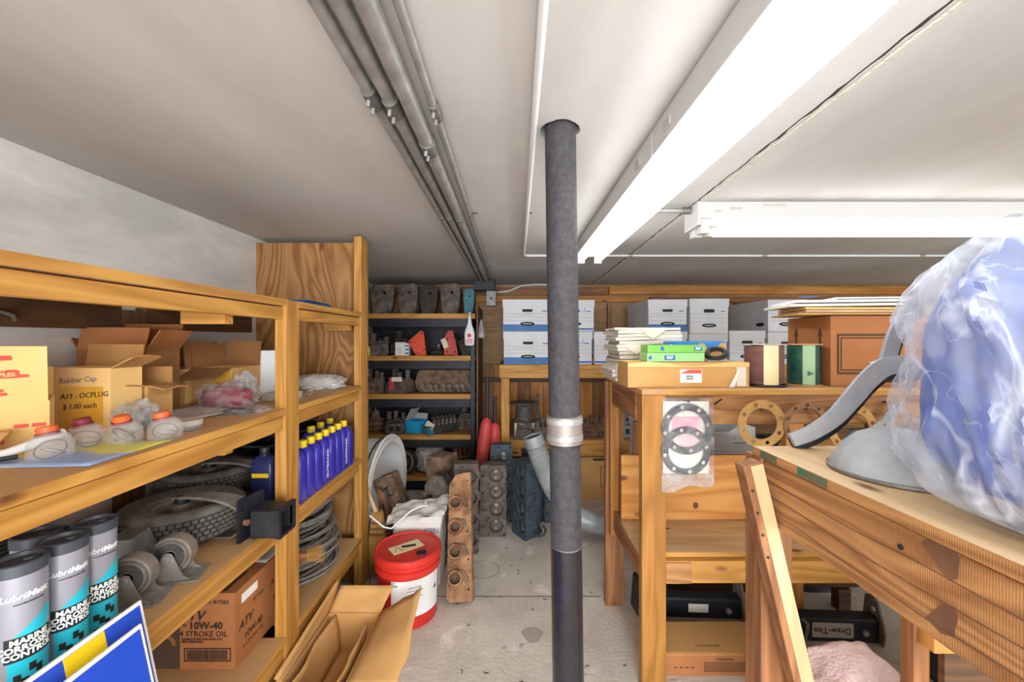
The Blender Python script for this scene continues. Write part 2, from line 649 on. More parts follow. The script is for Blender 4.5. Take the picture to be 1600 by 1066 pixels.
def film(name, col, alpha, rough=.25, bump=.4, bscale=14, trans=.5, crease=0):
    m = bpy.data.materials.new(name)
    m.use_nodes = True
    MAT[name] = m
    nt = m.node_tree
    nt.nodes.clear()
    out = node(nt, 'ShaderNodeOutputMaterial')
    tr = node(nt, 'ShaderNodeBsdfTransparent')
    pr = node(nt, 'ShaderNodeBsdfPrincipled')
    pr.inputs['Base Color'].default_value = srgb(col)
    pr.inputs['Roughness'].default_value = rough
    tl = node(nt, 'ShaderNodeBsdfTranslucent')
    tl.inputs[0].default_value = srgb(col)
    mx = node(nt, 'ShaderNodeMixShader')
    mx.inputs[0].default_value = trans
    nt.links.new(pr.outputs[0], mx.inputs[1])
    nt.links.new(tl.outputs[0], mx.inputs[2])
    m2 = node(nt, 'ShaderNodeMixShader')
    tc = node(nt, 'ShaderNodeTexCoord')
    n = node(nt, 'ShaderNodeTexNoise')
    n.inputs['Scale'].default_value = bscale
    n.inputs['Detail'].default_value = 4
    n.inputs['Distortion'].default_value = .8
    nt.links.new(tc.outputs['Object'], n.inputs['Vector'])
    mr = node(nt, 'ShaderNodeMapRange')
    mr.inputs[1].default_value, mr.inputs[2].default_value = .3, .7
    mr.inputs[3].default_value, mr.inputs[4].default_value = max(0, alpha - .22), min(1, alpha + .22)
    nt.links.new(n.outputs[0], mr.inputs[0])
    fac = mr.outputs[0]
    if crease:
        mp = node(nt, 'ShaderNodeMapping')
        mp.inputs['Scale'].default_value = (1, 1, .42)
        mp.inputs['Rotation'].default_value = (.35, .3, 0)
        nt.links.new(tc.outputs['Object'], mp.inputs['Vector'])
        for sc_, wd_, gain in ((6, .03, crease), (14, .024, crease * .5)):
            n2 = node(nt, 'ShaderNodeTexNoise')
            n2.inputs['Scale'].default_value = sc_
            n2.inputs['Detail'].default_value = 3
            n2.inputs['Distortion'].default_value = 1.2
            nt.links.new(mp.outputs[0], n2.inputs['Vector'])
            s1 = node(nt, 'ShaderNodeMath', operation='SUBTRACT')
            s1.inputs[1].default_value = .5
            nt.links.new(n2.outputs[0], s1.inputs[0])
            s2 = node(nt, 'ShaderNodeMath', operation='ABSOLUTE')
            nt.links.new(s1.outputs[0], s2.inputs[0])
            m3 = node(nt, 'ShaderNodeMapRange')
            m3.inputs[1].default_value, m3.inputs[2].default_value = 0, wd_
            m3.inputs[3].default_value, m3.inputs[4].default_value = gain, 0
            nt.links.new(s2.outputs[0], m3.inputs[0])
            ad = node(nt, 'ShaderNodeMath', operation='ADD')
            ad.use_clamp = True
            nt.links.new(fac, ad.inputs[0])
            nt.links.new(m3.outputs[0], ad.inputs[1])
            fac = ad.outputs[0]
    nt.links.new(fac, m2.inputs[0])
    nt.links.new(tr.outputs[0], m2.inputs[1])
    nt.links.new(mx.outputs[0], m2.inputs[2])
    bp = node(nt, 'ShaderNodeBump')
    bp.inputs['Strength'].default_value = bump
    bp.inputs['Distance'].default_value = .02
    nt.links.new(n.outputs[0], bp.inputs['Height'])
    nt.links.new(bp.outputs[0], pr.inputs['Normal'])
    nt.links.new(m2.outputs[0], out.inputs[0])
    return m


film('clear_film', '#f3f3f3', .22, .15, .5, 22)
film('cloudy_film', '#eef0f2', .5, .25, .8, 16)
film('bag_film', '#dde2ea', .32, .22, .7, 5, .35, .42)
film('clear_plastic', '#f5f5f2', .2, .08, .0, 5)

m, nt, b = base_mat('tube_glow')
b.inputs['Base Color'].default_value = (1, 1, 1, 1)
b.inputs['Emission Color'].default_value = (1, .995, .985, 1)
b.inputs['Emission Strength'].default_value = TUBE_STRENGTH

# ------------------------------------------------------------------ the room
XW0, XW1, YB, YF, ZC = -1.37, 4.3, 4.07, -2.4, 1.84


def struct(mb, name, mat, parent=None, smooth=None):
    return mb.build(name, mat, parent, kind='structure', smooth=smooth)


struct(MB().box(XW0, XW1, YF, YB, -.1, 0), 'floor', 'concrete_floor')
fj = bpy.data.objects['floor']
struct(MB().box(-.62, .45, 2.066, 2.071, -.001, .0006), 'floor_joint', 'crack_dark', fj)
for cx_, cy_, r_, nm_, mt_ in ((-.16, 2.31, .085, 'floor_ring_mark', 'dust_grey'),):
    struct(MB().lathe([(r_, 0), (r_, .0007), (r_ + .004, .0007), (r_ + .004, 0)], 40, T(cx_, cy_, 0)), nm_, mt_, fj)
struct(MB().plate([(.09 + .045 * math.cos(a_) * (1 + .2 * math.sin(3 * a_)), 1.80 + .05 * math.sin(a_)) for a_ in [2 * PI * i / 20 for i in range(20)]], [], .0006, T(0, 0, 0)), 'floor_stain', 'floor_stain', fj)
g = random.Random(77)
for k_ in range(26):
    cx_, cy_ = g.uniform(-.35, .45), g.uniform(1.5, 2.6)
    a_ = g.uniform(0, 6.3)
    struct(MB().tube([(cx_, cy_, .001), (cx_ + .012 * math.cos(a_), cy_ + .012 * math.sin(a_), .002), (cx_ + .022 * math.cos(a_ + .6), cy_ + .022 * math.sin(a_ + .6), .001)], .0016, 4), 'floor_debris', 'bolt_dark', fj)
struct(MB().box(XW0 - .15, XW0, YF, YB, -.1, ZC + .1), 'wall_left', 'concrete_wall')
struct(MB().box(XW1, XW1 + .1, YF, YB, -.1, ZC + .1), 'wall_right', 'concrete_wall')
wb = struct(MB().box(XW0 - .15, XW1 + .1, YB, YB + .1, -.1, ZC + .1), 'wall_back', 'plywood_pale')


# ceiling: two cast panels meeting in a ragged open joint
def seam_x(y, k):
    base = .70 + (.78 - .70) * (y - .65) / 3.2
    return base + .006 * mnoise.noise(Vector((y * 9, k, 0))) + .004 * mnoise.noise(Vector((y * 31, k, 3)))


ys = [YF + (YB - YF) * i / 260 for i in range(261)]
ceil = MB()
left = [(XW0, YF), ] + [(seam_x(y, 0) - .002, y) for y in ys] + [(XW0, YB)]
hole = circ(.124, 1.06, .052, 28)
hole = [(x + .006 * mnoise.noise(Vector((x * 60, y * 60, 1))), y + .006 * mnoise.noise(Vector((x * 60, y * 60, 5)))) for x, y in hole]
ceil.plate(left, [hole], .05, T(0, 0, ZC))
ce = struct(ceil, 'ceiling', 'ceiling_paint')
c2 = MB().plate([(XW1, YB), ] + [(seam_x(y, 0) + .0045 + .013 * max(0, mnoise.noise(Vector((y * 15, 7, 0))) + .1), y) for y in reversed(ys)] + [(XW1, YF)], [], .05, T(0, 0, ZC))
struct(c2, 'ceiling_panel', 'ceiling_paint', ce)
# filler swelling along the right lip of the joint
fl = MB()
fl.grid(lambda u, v: (seam_x(YF + (YB - YF) * u, 0) + .013 + .014 * v + .004 * mnoise.noise(Vector((u * 80, 2, 0))), YF + (YB - YF) * u,
                      ZC - .0045 * math.sin(PI * min(1, v + .15)) * (.6 + .5 * mnoise.noise(Vector((u * 60, 0, 9))))), 200, 5)
struct(fl, 'joint_filler', 'ceiling_filler', ce, True)
struct(MB().box(.60, .90, YF, YB, ZC + .0015, ZC + .06), 'joint_backing', 'crack_dark', ce)
struct(MB().box(.0, .25, .95, 1.2, ZC + .12, ZC + .13), 'hole_backing', 'crack_dark', ce)

# timber framing on the back wall
g = random.Random(5)
for i, (x0, x1, z0, z1, mt) in enumerate([(-1.3, .95, 1.735, 1.812, 'brown_x'), (.955, 4.2, 1.74, 1.815, 'orange_x'), (-1.3, 1.35, 1.665, 1.722, 'orange_x'), (1.36, 4.2, 1.66, 1.715, 'brown_x')]):
    struct(MB().box(x0, x1, YB - .04 - .012 * (i % 2), YB, z0, z1, bev=.003), 'top_plate', mt, wb)
for x in (-.9, -.5, .12, .52, .94, 1.36, 1.76, 2.2, 2.6, 3.0, 3.5):
    struct(MB().box(x, x + .038, YB - .05, YB, .42, 1.655, bev=.002), 'stud', 'brown_z', wb)
struct(MB().box(-.42, 4.2, YB - .07, YB - .051, .0, .42), 'lower_panel', 'dark_wood_x', wb)
# orange panel boards seen behind the lower shelf
x = -.30
k = 0
while x < 3.2:
    struct(MB().box(x, x + .118, YB - .066, YB - .052, .425, 1.05 if x < .9 else 1.0, bev=.002), 'panel_board', 'orange_z' if k % 3 else 'brown_z', wb)
    x += .121
    k += 1
struct(MB().box(-.30, 3.2, YB - .085, YB - .067, .88, .93), 'dark_rail', 'dark_wood_x', wb)
# dark plywood cheek beside the rack
struct(MB().box(-.30, -.285, 3.45, YB - .09, .02, 1.58), 'trim_1', 'dark_wood_z')

# ------------------------------------------------------------------ ceiling services
def strap(mb, x, y, r):
    mb.cyl((x, y - .022, ZC - r - .004), (x, y + .022, ZC - r - .004), r + .004, seg=16)
    for dy in (-.012, .012):
        mb.cyl((x - .004, y + dy, ZC - 2 * r - .004), (x - .006, y + dy, ZC - 2 * r - .020), .0045, seg=8)


conds = [('conduit_pipe', -.305, -.302, .0125, .89, 'leftmost and dullest of the four steel conduits on the ceiling'),
         ('conduit_pipe', -.266, -.268, .0145, .92, 'second steel conduit from the left in the ceiling bundle'),
         ('conduit_pipe', -.222, -.226, .0185, 1.10, 'thickest steel conduit of the ceiling bundle'),
         ('conduit_pipe', -.174, -.182, .0090, .95, 'thinnest steel conduit at the right of the ceiling bundle')]
for nm, x0, x1, r, yc, lb in conds:
    t = thing(nm, lb, 'conduit', (x0, 0, ZC - 2 * r))
    z = ZC - r - .003
    MB().cyl((x0, YF, z), (x1, 3.66, z), r, seg=18).build('pipe', 'galvanised', t, smooth=True)
    xx = x0 + (x1 - x0) * .4
    c = MB().lathe([(r, -.03), (r + .0035, -.03), (r + .0035, .03), (r, .03)], 18, T(xx, yc, z) @ RX(90))
    c.build('coupling', 'dull_steel', t, smooth=True)
    for dy in (-.015, .015):
        MB().cyl((xx - .2 * r, yc + dy, z - r), (xx - .35 * r, yc + dy, z - r - .016), .0042, seg=8).build('set_screw', 'galvanised', t, smooth=True)
    for ys_ in (1.75, 3.0):
        MB().lathe([(r + .0005, -.009), (r + .0025, -.009), (r + .0025, .009), (r + .0005, .009)], 14, T(xx, ys_, z) @ RX(90)).build('strap', 'dull_steel', t, smooth=True)
        if r < .01:
            MB().box(xx, xx + r + .02, ys_ - .008, ys_ + .008, ZC - .003, ZC).build('strap_tab', 'dull_steel', t)

t = thing('wiring_trough', 'dark steel wiring trough where the ceiling conduits end', 'junction box', (-.25, 3.66, 1.68))
MB().box(-.34, -.155, 3.66, 3.80, 1.74, 1.836, bev=.004).build('trough', 'black_metal', t)
MB().box(-.235, -.145, 3.70, 3.80, 1.60, 1.738, bev=.004).build('drop_box', 'dull_steel', t)
MB().cyl((-.19, 3.695, 1.67), (-.19, 3.703, 1.67), .012, seg=12).build('knockout', 'bolt_dark', t, smooth=True)

t = thing('thin_conduit', 'thin pale conduit along the ceiling left of the black pole, bending to the fixture', 'conduit', (.06, 1, ZC - .02))
z = ZC - .010
pts = [(.047, YF, z), (.05, .65, z), (.075, 2.56, z)]
for i in range(1, 7):
    a = PI / 2 * i / 6
    pts.append((.075 + .04 * (1 - math.cos(a)), 2.56 + .04 * math.sin(a), z))
pts.append((.40, 2.60, z))
MB().tube(pts, .0085, 10).build('pipe', 'white_plastic', t, smooth=True)
for yy in (1.75, 2.4):
    MB().box(.056, .088, yy - .008, yy + .008, ZC - .003, ZC).build('strap_tab', 'dull_steel', t)
t = thing('cross_conduit', 'thin white conduit running right along the far ceiling beyond the fixture', 'conduit', (1, 2.6, ZC - .02))
MB().tube([(.50, 2.60, z), (2.0, 2.60, z), (4.2, 2.60, z)], .0075, 10).build('pipe', 'white_plastic', t, smooth=True)
for xx in (.75, 1.6, 2.6):
    MB().cyl((xx - .015, 2.6, z), (xx + .015, 2.6, z), .0095, seg=10).build('coupling', 'galvanised', t, smooth=True)
t = thing('link_conduit', 'short grey conduit linking the two fluorescent fixtures', 'conduit', (.6, 1.64, ZC - .03))
MB().tube([(.492, 1.66, ZC - .02), (.725, 1.66, ZC - .02)], .010, 10).build('pipe', 'galvanised', t, smooth=True)
MB().cyl((.69, 1.66, ZC - .02), (.722, 1.66, ZC - .02), .014, seg=10).build('connector', 'dull_steel', t, smooth=True)
t = thing('wall_conduit', 'bent thin conduit climbing from the trough along the back wall', 'conduit', (0, 3.98, 1.7))
MB().tube([P(776, 457, 4.0), P(795, 455, 4.0), P(815, 446.5, 4.0), P(835, 445, 4.0), P(900, 445, 4.0)], .009, 8).build('pipe', 'white_plastic', t, smooth=True)

# fluorescent fixtures
t = thing('fluorescent_fixture', 'long white two-tube fluorescent fixture running away from the camera', 'ceiling light', (.425, 1.0, ZC - .1))
MB().box(.360, .490, -.19, 1.052, ZC - .072, ZC - .001, bev=.004).build('channel', 'white_enamel', t)
MB().box(.360, .490, 1.056, 2.27, ZC - .072, ZC - .001, bev=.004).build('channel', 'white_enamel', t)
MB().hexa([(.375, -.18, ZC - .0725), (.475, -.18, ZC - .0725), (.475, 2.26, ZC - .0725), (.375, 2.26, ZC - .0725)],
          [(.405, -.18, ZC - .088), (.445, -.18, ZC - .088), (.445, 2.26, ZC - .088), (.405, 2.26, ZC - .088)]).build('reflector', 'white_enamel', t)
for xx in (.378, .472):
    MB().cyl((xx, -.16, ZC - .104), (xx, 2.235, ZC - .104), .0165, seg=16).build('tube', 'tube_glow', t, smooth=True)
    for yy in (-.19, 2.235):
        MB().box(xx - .019, xx + .019, yy, yy + .032, ZC - .126, ZC - .07, bev=.004).build('socket', 'white_enamel', t)
for yy in (.93, 1.15):
    MB().box(.356, .3602, yy, yy + .04, ZC - .05, ZC - .03).build('rating_plate', 'paper_grey', t)
MB().box(.385, .465, 2.27, 2.32, ZC - .06, ZC - .004, bev=.004).build('end_box', 'dull_steel', t)

t = thing('fluorescent_fixture', 'white fluorescent fixture running crosswise above the blue bag', 'ceiling light', (1.9, 1.66, ZC - .1))
MB().box(.735, 3.15, 1.60, 1.72, ZC - .066, ZC - .001, bev=.004).build('channel', 'white_enamel', t)
for yy in (1.628, 1.694):
    MB().cyl((.835, yy, ZC - .100), (3.05, yy, ZC - .100), .0165, seg=16).build('tube', 'tube_glow', t, smooth=True)
    MB().cyl((.775, yy, ZC - .100), (.838, yy, ZC - .100), .0155, seg=16).build('tube_end', 'clear_plastic', t, smooth=True)
    for xx in (.742, 3.05):
        MB().box(xx, xx + .034, yy - .02, yy + .02, ZC - .124, ZC - .064, bev=.004).build('socket', 'white_enamel', t)
MB().box(.725, .736, 1.595, 1.725, ZC - .095, ZC - .001, bev=.003).build('end_plate', 'white_enamel', t)
for k, (xx, ww) in enumerate([(.79, .03), (.85, .05), (.98, .09)]):
    MB().box(xx, xx + ww, 1.5993, 1.6003, ZC - .045 + .012 * k, ZC - .035 + .012 * k).build('rating_plate', 'paper_grey', t)

t = thing('fluorescent_fixture', 'unseen fluorescent fixture added behind the camera as fill light', 'ceiling light', (-.75, -1.3, ZC - .1))  # added out of view to lift the left shelf, wall and ceiling
MB().box(-.81, -.69, -2.35, -.55, ZC - .072, ZC - .001, bev=.004).build('channel', 'white_enamel', t)
for xx in (-.785, -.715):
    MB().cyl((xx, -2.32, ZC - .104), (xx, -.58, ZC - .104), .0165, seg=16).build('tube', 'tube_glow', t, smooth=True)
    for yy in (-2.35, -.58):
        MB().box(xx - .019, xx + .019, yy, yy + .03, ZC - .126, ZC - .07, bev=.004).build('socket', 'white_enamel', t)

# ------------------------------------------------------------------ black pole
t = thing('support_pole', 'black iron pipe column standing in the middle of the floor', 'pole', (.148, 1.05, 0))
top, bot = Vector((.124, 1.06, 1.9)), Vector((.150, 1.05, 0))
at = lambda z: bot + (top - bot) * z / 1.9
MB().cyl(at(1.05), at(1.899), .0400, seg=36).build('upper_pipe', 'pole_iron', t, smooth=True)
MB().cyl(at(.772), at(1.05), .0395, seg=36).build('lower_pipe', 'pole_iron', t, smooth=True)
MB().cyl(at(0), at(.772), .0400, seg=36).build('taped_section', 'pole_tape', t, smooth=True, label='glossy black taped lower section')
MB().cyl(at(.7705), at(.7735), .0405, seg=36).build('tape_edge', 'dull_steel', t, smooth=True)
q = (top - bot).to_track_quat('Z', 'Y').to_matrix().to_4x4()
for k_, zz_ in enumerate((.08, .2, .31, .42, .50, .57, .64, .71)):
    MB().lathe([(.0401, 0), (.0405, .0004), (.0401, .0008)], 36, Matrix.Translation(at(zz_)) @ q @ RX(10 + 4 * (k_ % 3)) @ Matrix.Diagonal((1, 1.03, 1, 1))).build('tape_wrap', 'bolt_dark', t, smooth=True)
cm = Matrix.Translation(at(1.040)) @ q
MB().lathe([(.040, -.008), (.0455, -.006), (.0455, .062), (.040, .064)], 36, cm).build('coupling', 'clamp_band', t, smooth=True, label='pale steel banded coupling')
for zz in (.003, .044):
    MB().lathe([(.0456, zz), (.0468, zz + .001), (.0468, zz + .013), (.0456, zz + .014)], 36, cm).build('clamp_ring', 'galvanised', t, smooth=True)
MB().lathe([(.0402, -.011), (.0447, -.010), (.0447, -.007), (.0402, -.007)], 36, cm).build('rubber_sleeve', 'black_plastic', t, smooth=True)

# ------------------------------------------------------------------ generic builders
def carton(name, label, x, y, z, w, d, h, rz=0, mat='cardboard', flaps=(), open_top=True, group=None, inside='cardboard_inside', cat='box'):
    """open or closed carton, front face towards local -Y, base centre at x, y, z; flaps: (side, angle from upright outwards, length)"""
    t = thing(name, label, cat, (x, y, z), rz, group)
    k = .004
    b = MB()
    b.box(-w / 2, w / 2, -d / 2, d / 2, 0, k)
    b.box(-w / 2, w / 2, -d / 2, -d / 2 + k, k, h)
    b.box(-w / 2, w / 2, d / 2 - k, d / 2, k, h)
    b.box(-w / 2, -w / 2 + k, -d / 2 + k, d / 2 - k, k, h)
    b.box(w / 2 - k, w / 2, -d / 2 + k, d / 2 - k, k, h)
    b.build('carton_wall', mat, t, local=True, kind='stuff')
    if not open_top:
        MB().box(-w / 2, w / 2, -d / 2, -.0008, h, h + k).build('flap', mat, t, local=True)
        MB().box(-w / 2, w / 2, .0008, d / 2, h, h + k).build('flap', mat, t, local=True)
    for side, ang, L in flaps:
        m = {'front': T(0, -d / 2, h) @ RX(ang), 'back': T(0, d / 2, h) @ RX(-ang), 'right': T(w / 2, 0, h) @ RY(ang), 'left': T(-w / 2, 0, h) @ RY(-ang)}[side]
        f = MB()
        n = 6
        if side in ('front', 'back'):
            hw = w / 2 - .002
            f.grid(lambda u, v: m @ Vector((-hw + 2 * hw * u, .003 * math.sin(u * 5 + L * 40) * v, L * v)), n, 3)
        else:
            hw = d / 2 - .002
            f.grid(lambda u, v: m @ Vector((.003 * math.sin(u * 5 + L * 40) * v, -hw + 2 * hw * u, L * v)), n, 3)
        o = f.build('flap', inside, t, local=True)
        sm = o.modifiers.new('thick', 'SOLIDIFY')
        sm.thickness = .004
        sm.offset = 0
    return t


def sheet(name, label, cat, corners, mat, thick=.0006, group=None, wav=0, n=8, seed=0):
    a, b, c, d = [Vector(v) for v in corners]
    mb = MB()
    up = (b - a).cross(d - a).normalized()
    mb.grid(lambda u, v: a.lerp(b, u).lerp(d.lerp(c, u), v) + up * wav * mnoise.noise(Vector((u * 3 + seed, v * 3, seed))), n, n)
    o = mb.build(name, mat, smooth=True, kind=None, label=label, cat=cat, group=group)
    s = o.modifiers.new('thick', 'SOLIDIFY')
    s.thickness = thick
    s.offset = 1
    return o


def bag(name, label, c, s, mat='clear_film', inner=None, innermat=None, seed=0, amp=.3, floor=None, cat='bag', group=None, ridge=.5):
    t = thing(name, label, cat, (c[0], c[1], c[2] - s[2]), 0, group)
    fl = c[2] - s[2] * .8 if floor is None else floor
    MB().blob(c, s, amp, 2.6, seed, 4, 2.2, fl, ridge=ridge).build('bag_film', mat, t, smooth=60)
    if inner:
        MB().blob((c[0], c[1], c[2] - s[2] * .12), [k * inner for k in s], .25, 3, seed + 2, 3, 2.4, fl + .002).build('bag_contents', innermat, t, smooth=60)
    return t


# ------------------------------------------------------------------ left storage shelf
XF = -.773
sh = thing('storage_shelf', 'long pine storage shelf of four levels along the left concrete wall', 'shelf', (-1.07, .9, 0))
LV = [(1.436, .023, .041, .004), (1.0615, .022, .046, .004), (.69, .022, .045, .003), (.28, .022, .06, .003)]
for (y0, y1, zt) in ((1.400, 1.488, 1.436), (2.10, 2.19, 1.828), (-.52, -.43, 1.436)):
    MB().box(-.811, XF, y0, y1, 0, zt, bev=.003).build('post', 'pine_z', sh)
for (y0, y1, zt) in ((1.40, 1.488, 1.40), (-.52, -.43, 1.40)):
    MB().box(XW0 + .002, XW0 + .038, y0, y1, 0, zt, bev=.002).build('rear_post', 'dark_wood_z', sh)
for z, bt, rt, gap in LV:
    for (y0, y1) in ((-.5, 1.399), (1.489, 2.099)):
        MB().box(XW0 + .04, XF, y0, y1, z - bt, z, bev=.0015).build('shelf_board', 'shelf_board', sh)
        MB().box(XF - .006, XF + .0015, y0, y1, z - bt + .001, z - .0005).build('edge_strip', 'pine_y', sh)
        MB().box(-.812, -.783, y0, y1, z - bt - gap - rt, z - bt - gap, bev=.002).build('front_rail', 'pine_y', sh)
        MB().box(XW0 + .002, XW0 + .038, y0, y1, z - bt - .08, z - .002, bev=.002).build('rear_ledger', 'dark_wood_y', sh)
    for yc in (.55, 1.16, 2.04):
        MB().box(-.94, -.814, yc, yc + .036, z - bt - .07, z - bt - .0005, bev=.002).build('cleat', 'pine_x', sh)
MB().box(XW0 + .001, -.775, 2.191, 2.209, .0, 1.815).build('end_panel', 'plywood', sh)
MB().box(XW0 + .04, -.83, 1.45, 1.488, .0, .20).build('toe_board', 'dark_wood_x', sh)
for yy in (.98, 1.05):
    MB().tube([(XW0 + .04, yy, 1.375), (XW0 + .06, yy, 1.37), (XW0 + .066, yy + .02, 1.362), (XW0 + .06, yy + .03, 1.35)], .005, 8).build('hook', 'dull_steel', sh, smooth=True)

# top shelf: folded blue tarp
t = thing('folded_tarp', 'folded blue tarp lying on the top of the left shelf', 'tarp', (-.95, 1.78, 1.436))
for k in range(4):
    MB().box(-1.06, -.84, 1.62 + .02 * k, 1.94 - .015 * k, 1.437 + .006 * k, 1.4425 + .006 * k, bev=.002).jitter(.006, 9, k).build('fold', 'tarp_blue', t, smooth=True)

# ---- middle shelf
Z2 = 1.0615
c = carton('shipping_carton', 'open carton covered in red print at the left end of the middle shelf', -1.153, .90, Z2 + .001, .19, .13, .10, 45, 'cardboard_light', [('front', 12, .125), ('left', 30, .08), ('back', 5, .07)], inside='cardboard_light')
g = random.Random(3)
for k in range(7):
    xx, zz = g.uniform(-.08, .08), g.uniform(.012, .088)
    MB().box(xx - .010, xx + .010, -.0668, -.0652, zz - .004, zz + .004, m=RY(g.uniform(-25, 25)) if 0 else None).build('red_mark', 'red_print', c, local=True)
fm = T(0, -.065, .10) @ RX(12)
for k in range(9):
    xx, zz = g.uniform(-.08, .08), g.uniform(.015, .11)
    MB().box(xx - .007, xx + .007, -.0045, -.0021, zz - .003, zz + .003, m=fm).build('red_mark', 'red_print', c, local=True)
MB().box(.0, .052, -.0045, -.0021, .056, .072, m=fm).build('red_panel', 'red_print', c, local=True)
text('STAPLES', .0115, W[c] @ fm @ front(.026, -.0048, .064), 'cardboard_light', c, bold=.0004)

c = carton('parts_carton', 'carton hand-lettered for drain plugs at one dollar each', -1.113, 1.10, Z2 + .001, .158, .09, .163, 0, 'cardboard_light', [('right', 62, .06), ('back', 6, .06)])
MB().box(-.055, .06, -.0458, -.0452, .005, .115).build('tape_patch', 'yellow_tape', c, local=True)
for s, xx, zz, sz in (('Rubber Cap', -.005, .132, .020), ('A13 - OCPLUG', .012, .092, .019), ('$ 1.00 each', .0, .064, .019)):
    text(s, sz, W[c] @ front(xx, -.0462, zz) @ RZ(4), 'ink_black' if sz < .02 else 'ink_grey', c, 'handwriting', shear=.15)
c = carton('parts_carton', 'large dark open carton behind the drain plug carton', -1.243, 1.335, Z2 + .001, .215, .13, .205, 0, 'cardboard_dark', [('back', 10, .085), ('left', 30, .08), ('right', 35, .075), ('front', -12, .07)], inside='cardboard_brown')
c = carton('parts_carton', 'small carton with its flap folded out beside the drain plug carton', -1.078, 1.198, Z2 + .001, .10, .085, .105, 0, 'cardboard', [('front', 85, .06), ('right', 100, .05), ('back', 0, .05)])
text('1.50', .02, W[c] @ front(-.01, -.0432, .045), 'ink_black', c, 'handwriting')
c = carton('parts_carton', 'tall-flapped carton with two yellow taped price notes', -1.268, 1.56, Z2 + .001, .165, .15, .128, 0, 'cardboard_light', [('back', 8, .10), ('left', 25, .08), ('right', -4, .10)], inside='cardboard_dark')
MB().box(.0, .055, -.0762, -.0754, .003, .125).build('tape_patch', 'yellow_tape', c, local=True)
for s, zz in (('110-00', .105), ('$ 10.00', .082), ('225/24', .042), ('$ 20', .020)):
    text(s, .015, W[c] @ front(.027, -.0766, zz), 'ink_black', c, 'handwriting', shear=.1)
for k in range(3):
    MB().box(-.035 + .03 * k, -.015 + .03 * k, -.03, -.0285, .05, .165 + .02 * (k == 1), m=RY(-12 + 10 * k)).build('paper_tag', 'paper_white', c, local=True)
text('KIT', .018, W[c] @ front(-.04, -.034, .148) @ RZ(10), 'ink_black', c)
c = carton('parts_carton', 'carton with a drooping front flap next to the white carton', -1.108, 1.60, Z2 + .001, .145, .17, .13, 0, 'cardboard', [('front', 112, .09), ('back', 5, .10), ('left', 3, .09)], inside='cardboard_dark')
MB().box(.012, .066, -.0868, -.0856, .01, .12).build('tape_patch', 'yellow_tape', c, local=True)
scribble(5, .05, .01, W[c] @ front(.04, -.087, .07), 'ink_black', c, seed=3)
c = carton('white_carton', 'plain white carton at the right end of the middle shelf', -1.055, 1.80, Z2 + .001, .15, .15, .185, -38, 'white_plastic', [], open_top=False)

bag('parts_bag', 'crumpled clear bag with silver fittings before the small carton', (-.985, 1.075, Z2 + .035), (.045, .045, .042), 'cloudy_film', .6, 'dull_steel', 1, cat='bag')
bag('parts_bag', 'clear bag of dark red hoses on the middle shelf', (-.965, 1.39, Z2 + .043), (.095, .06, .052), 'clear_film', .82, 'dark_red', 2)
bag('parts_bag', 'upright clear bag of chrome fittings before the white carton', (-.95, 1.46, Z2 + .055), (.042, .035, .068), 'cloudy_film', .55, 'galvanised', 3)
bag('parts_bag', 'small clear bag with black rings lying flat on the middle shelf', (-.875, 1.32, Z2 + .010), (.09, .07, .013), 'clear_film', .5, 'black_plastic', 6, ridge=.2)
sheet('paper_bag', 'flat grey paper sleeve lying before the yellow-noted carton', 'paper', [(-1.10, 1.19, Z2 + .004), (-.93, 1.17, Z2 + .003), (-.90, 1.36, Z2 + .006), (-1.06, 1.40, Z2 + .02)], 'paper_grey', .002, wav=.006)
sheet('magazine_sheet', 'yellow and blue printed sheet under the orange-capped jars', 'paper', [(-1.06, .745, Z2 + .001), (-.792, .765, Z2 + .001), (-.797, .965, Z2 + .001), (-.97, .985, Z2 + .002)], 'magazine', .001)
sheet('card_flap', 'loose brown card leaning at the front left of the red-print carton', 'card', [(-1.13, .72, Z2 + .004), (-1.03, .80, Z2 + .004), (-1.05, .86, Z2 + .045), (-1.15, .775, Z2 + .045)], 'cardboard', .004)
t = thing('paper_tube', 'thin black and white rolled strip at the left of the middle shelf', 'tube', (-1.0, .80, Z2))
MB().tube([(-1.04, .70, Z2 + .010), (-.99, .80, Z2 + .014), (-.955, .875, Z2 + .04)], .009, 12).build('roll', 'paper_white', t, smooth=True)
MB().tube([(-1.03, .695, Z2 + .0085), (-.985, .77, Z2 + .0085), (-.965, .80, Z2 + .009)], .0045, 8).build('black_strip', 'black_plastic', t, smooth=True)


def jar(x, y, rz, label, s=1.0, capm='orange_cap'):
    t = thing('plug_jar', label, 'jar', (x, y, Z2 + .0018), rz, 'orange-capped clear jars')
    MB().lathe([(0, 0), (.031 * s, .0), (.034 * s, .006), (.034 * s, .03 * s), (.026 * s, .045 * s), (.014 * s, .052 * s), (.0125 * s, .052 * s), (.024 * s, .044 * s), (.032 * s, .03 * s), (.032 * s, .006), (0, .003)], 28).build('jar_body', 'clear_plastic', t, smooth=True, local=True)
    m = T(-.006, 0, .05 * s) @ RY(-10)
    MB().lathe([(0, 0), (.015 * s, 0), (.016 * s, .003), (.016 * s, .011), (.013 * s, .014), (0, .014)], 20, m).build('cap', capm, t, smooth=True, local=True)
    MB().lathe([(.0155 * s, -.006), (.018 * s, -.006), (.018 * s, .001), (.0155 * s, .001)], 20, m).build('cap_ring', 'dark_red', t, smooth=True, local=True)
    MB().torus(.023 * s, .0016, T(0, 0, .018) @ RX(38) @ RY(15), 28, 6).build('cord', 'black_plastic', t, smooth=True, local=True)
    MB().torus(.018 * s, .0014, T(.003, .002, .014) @ RX(-30), 24, 6).build('cord', 'rubber_dark', t, smooth=True, local=True)
    return t


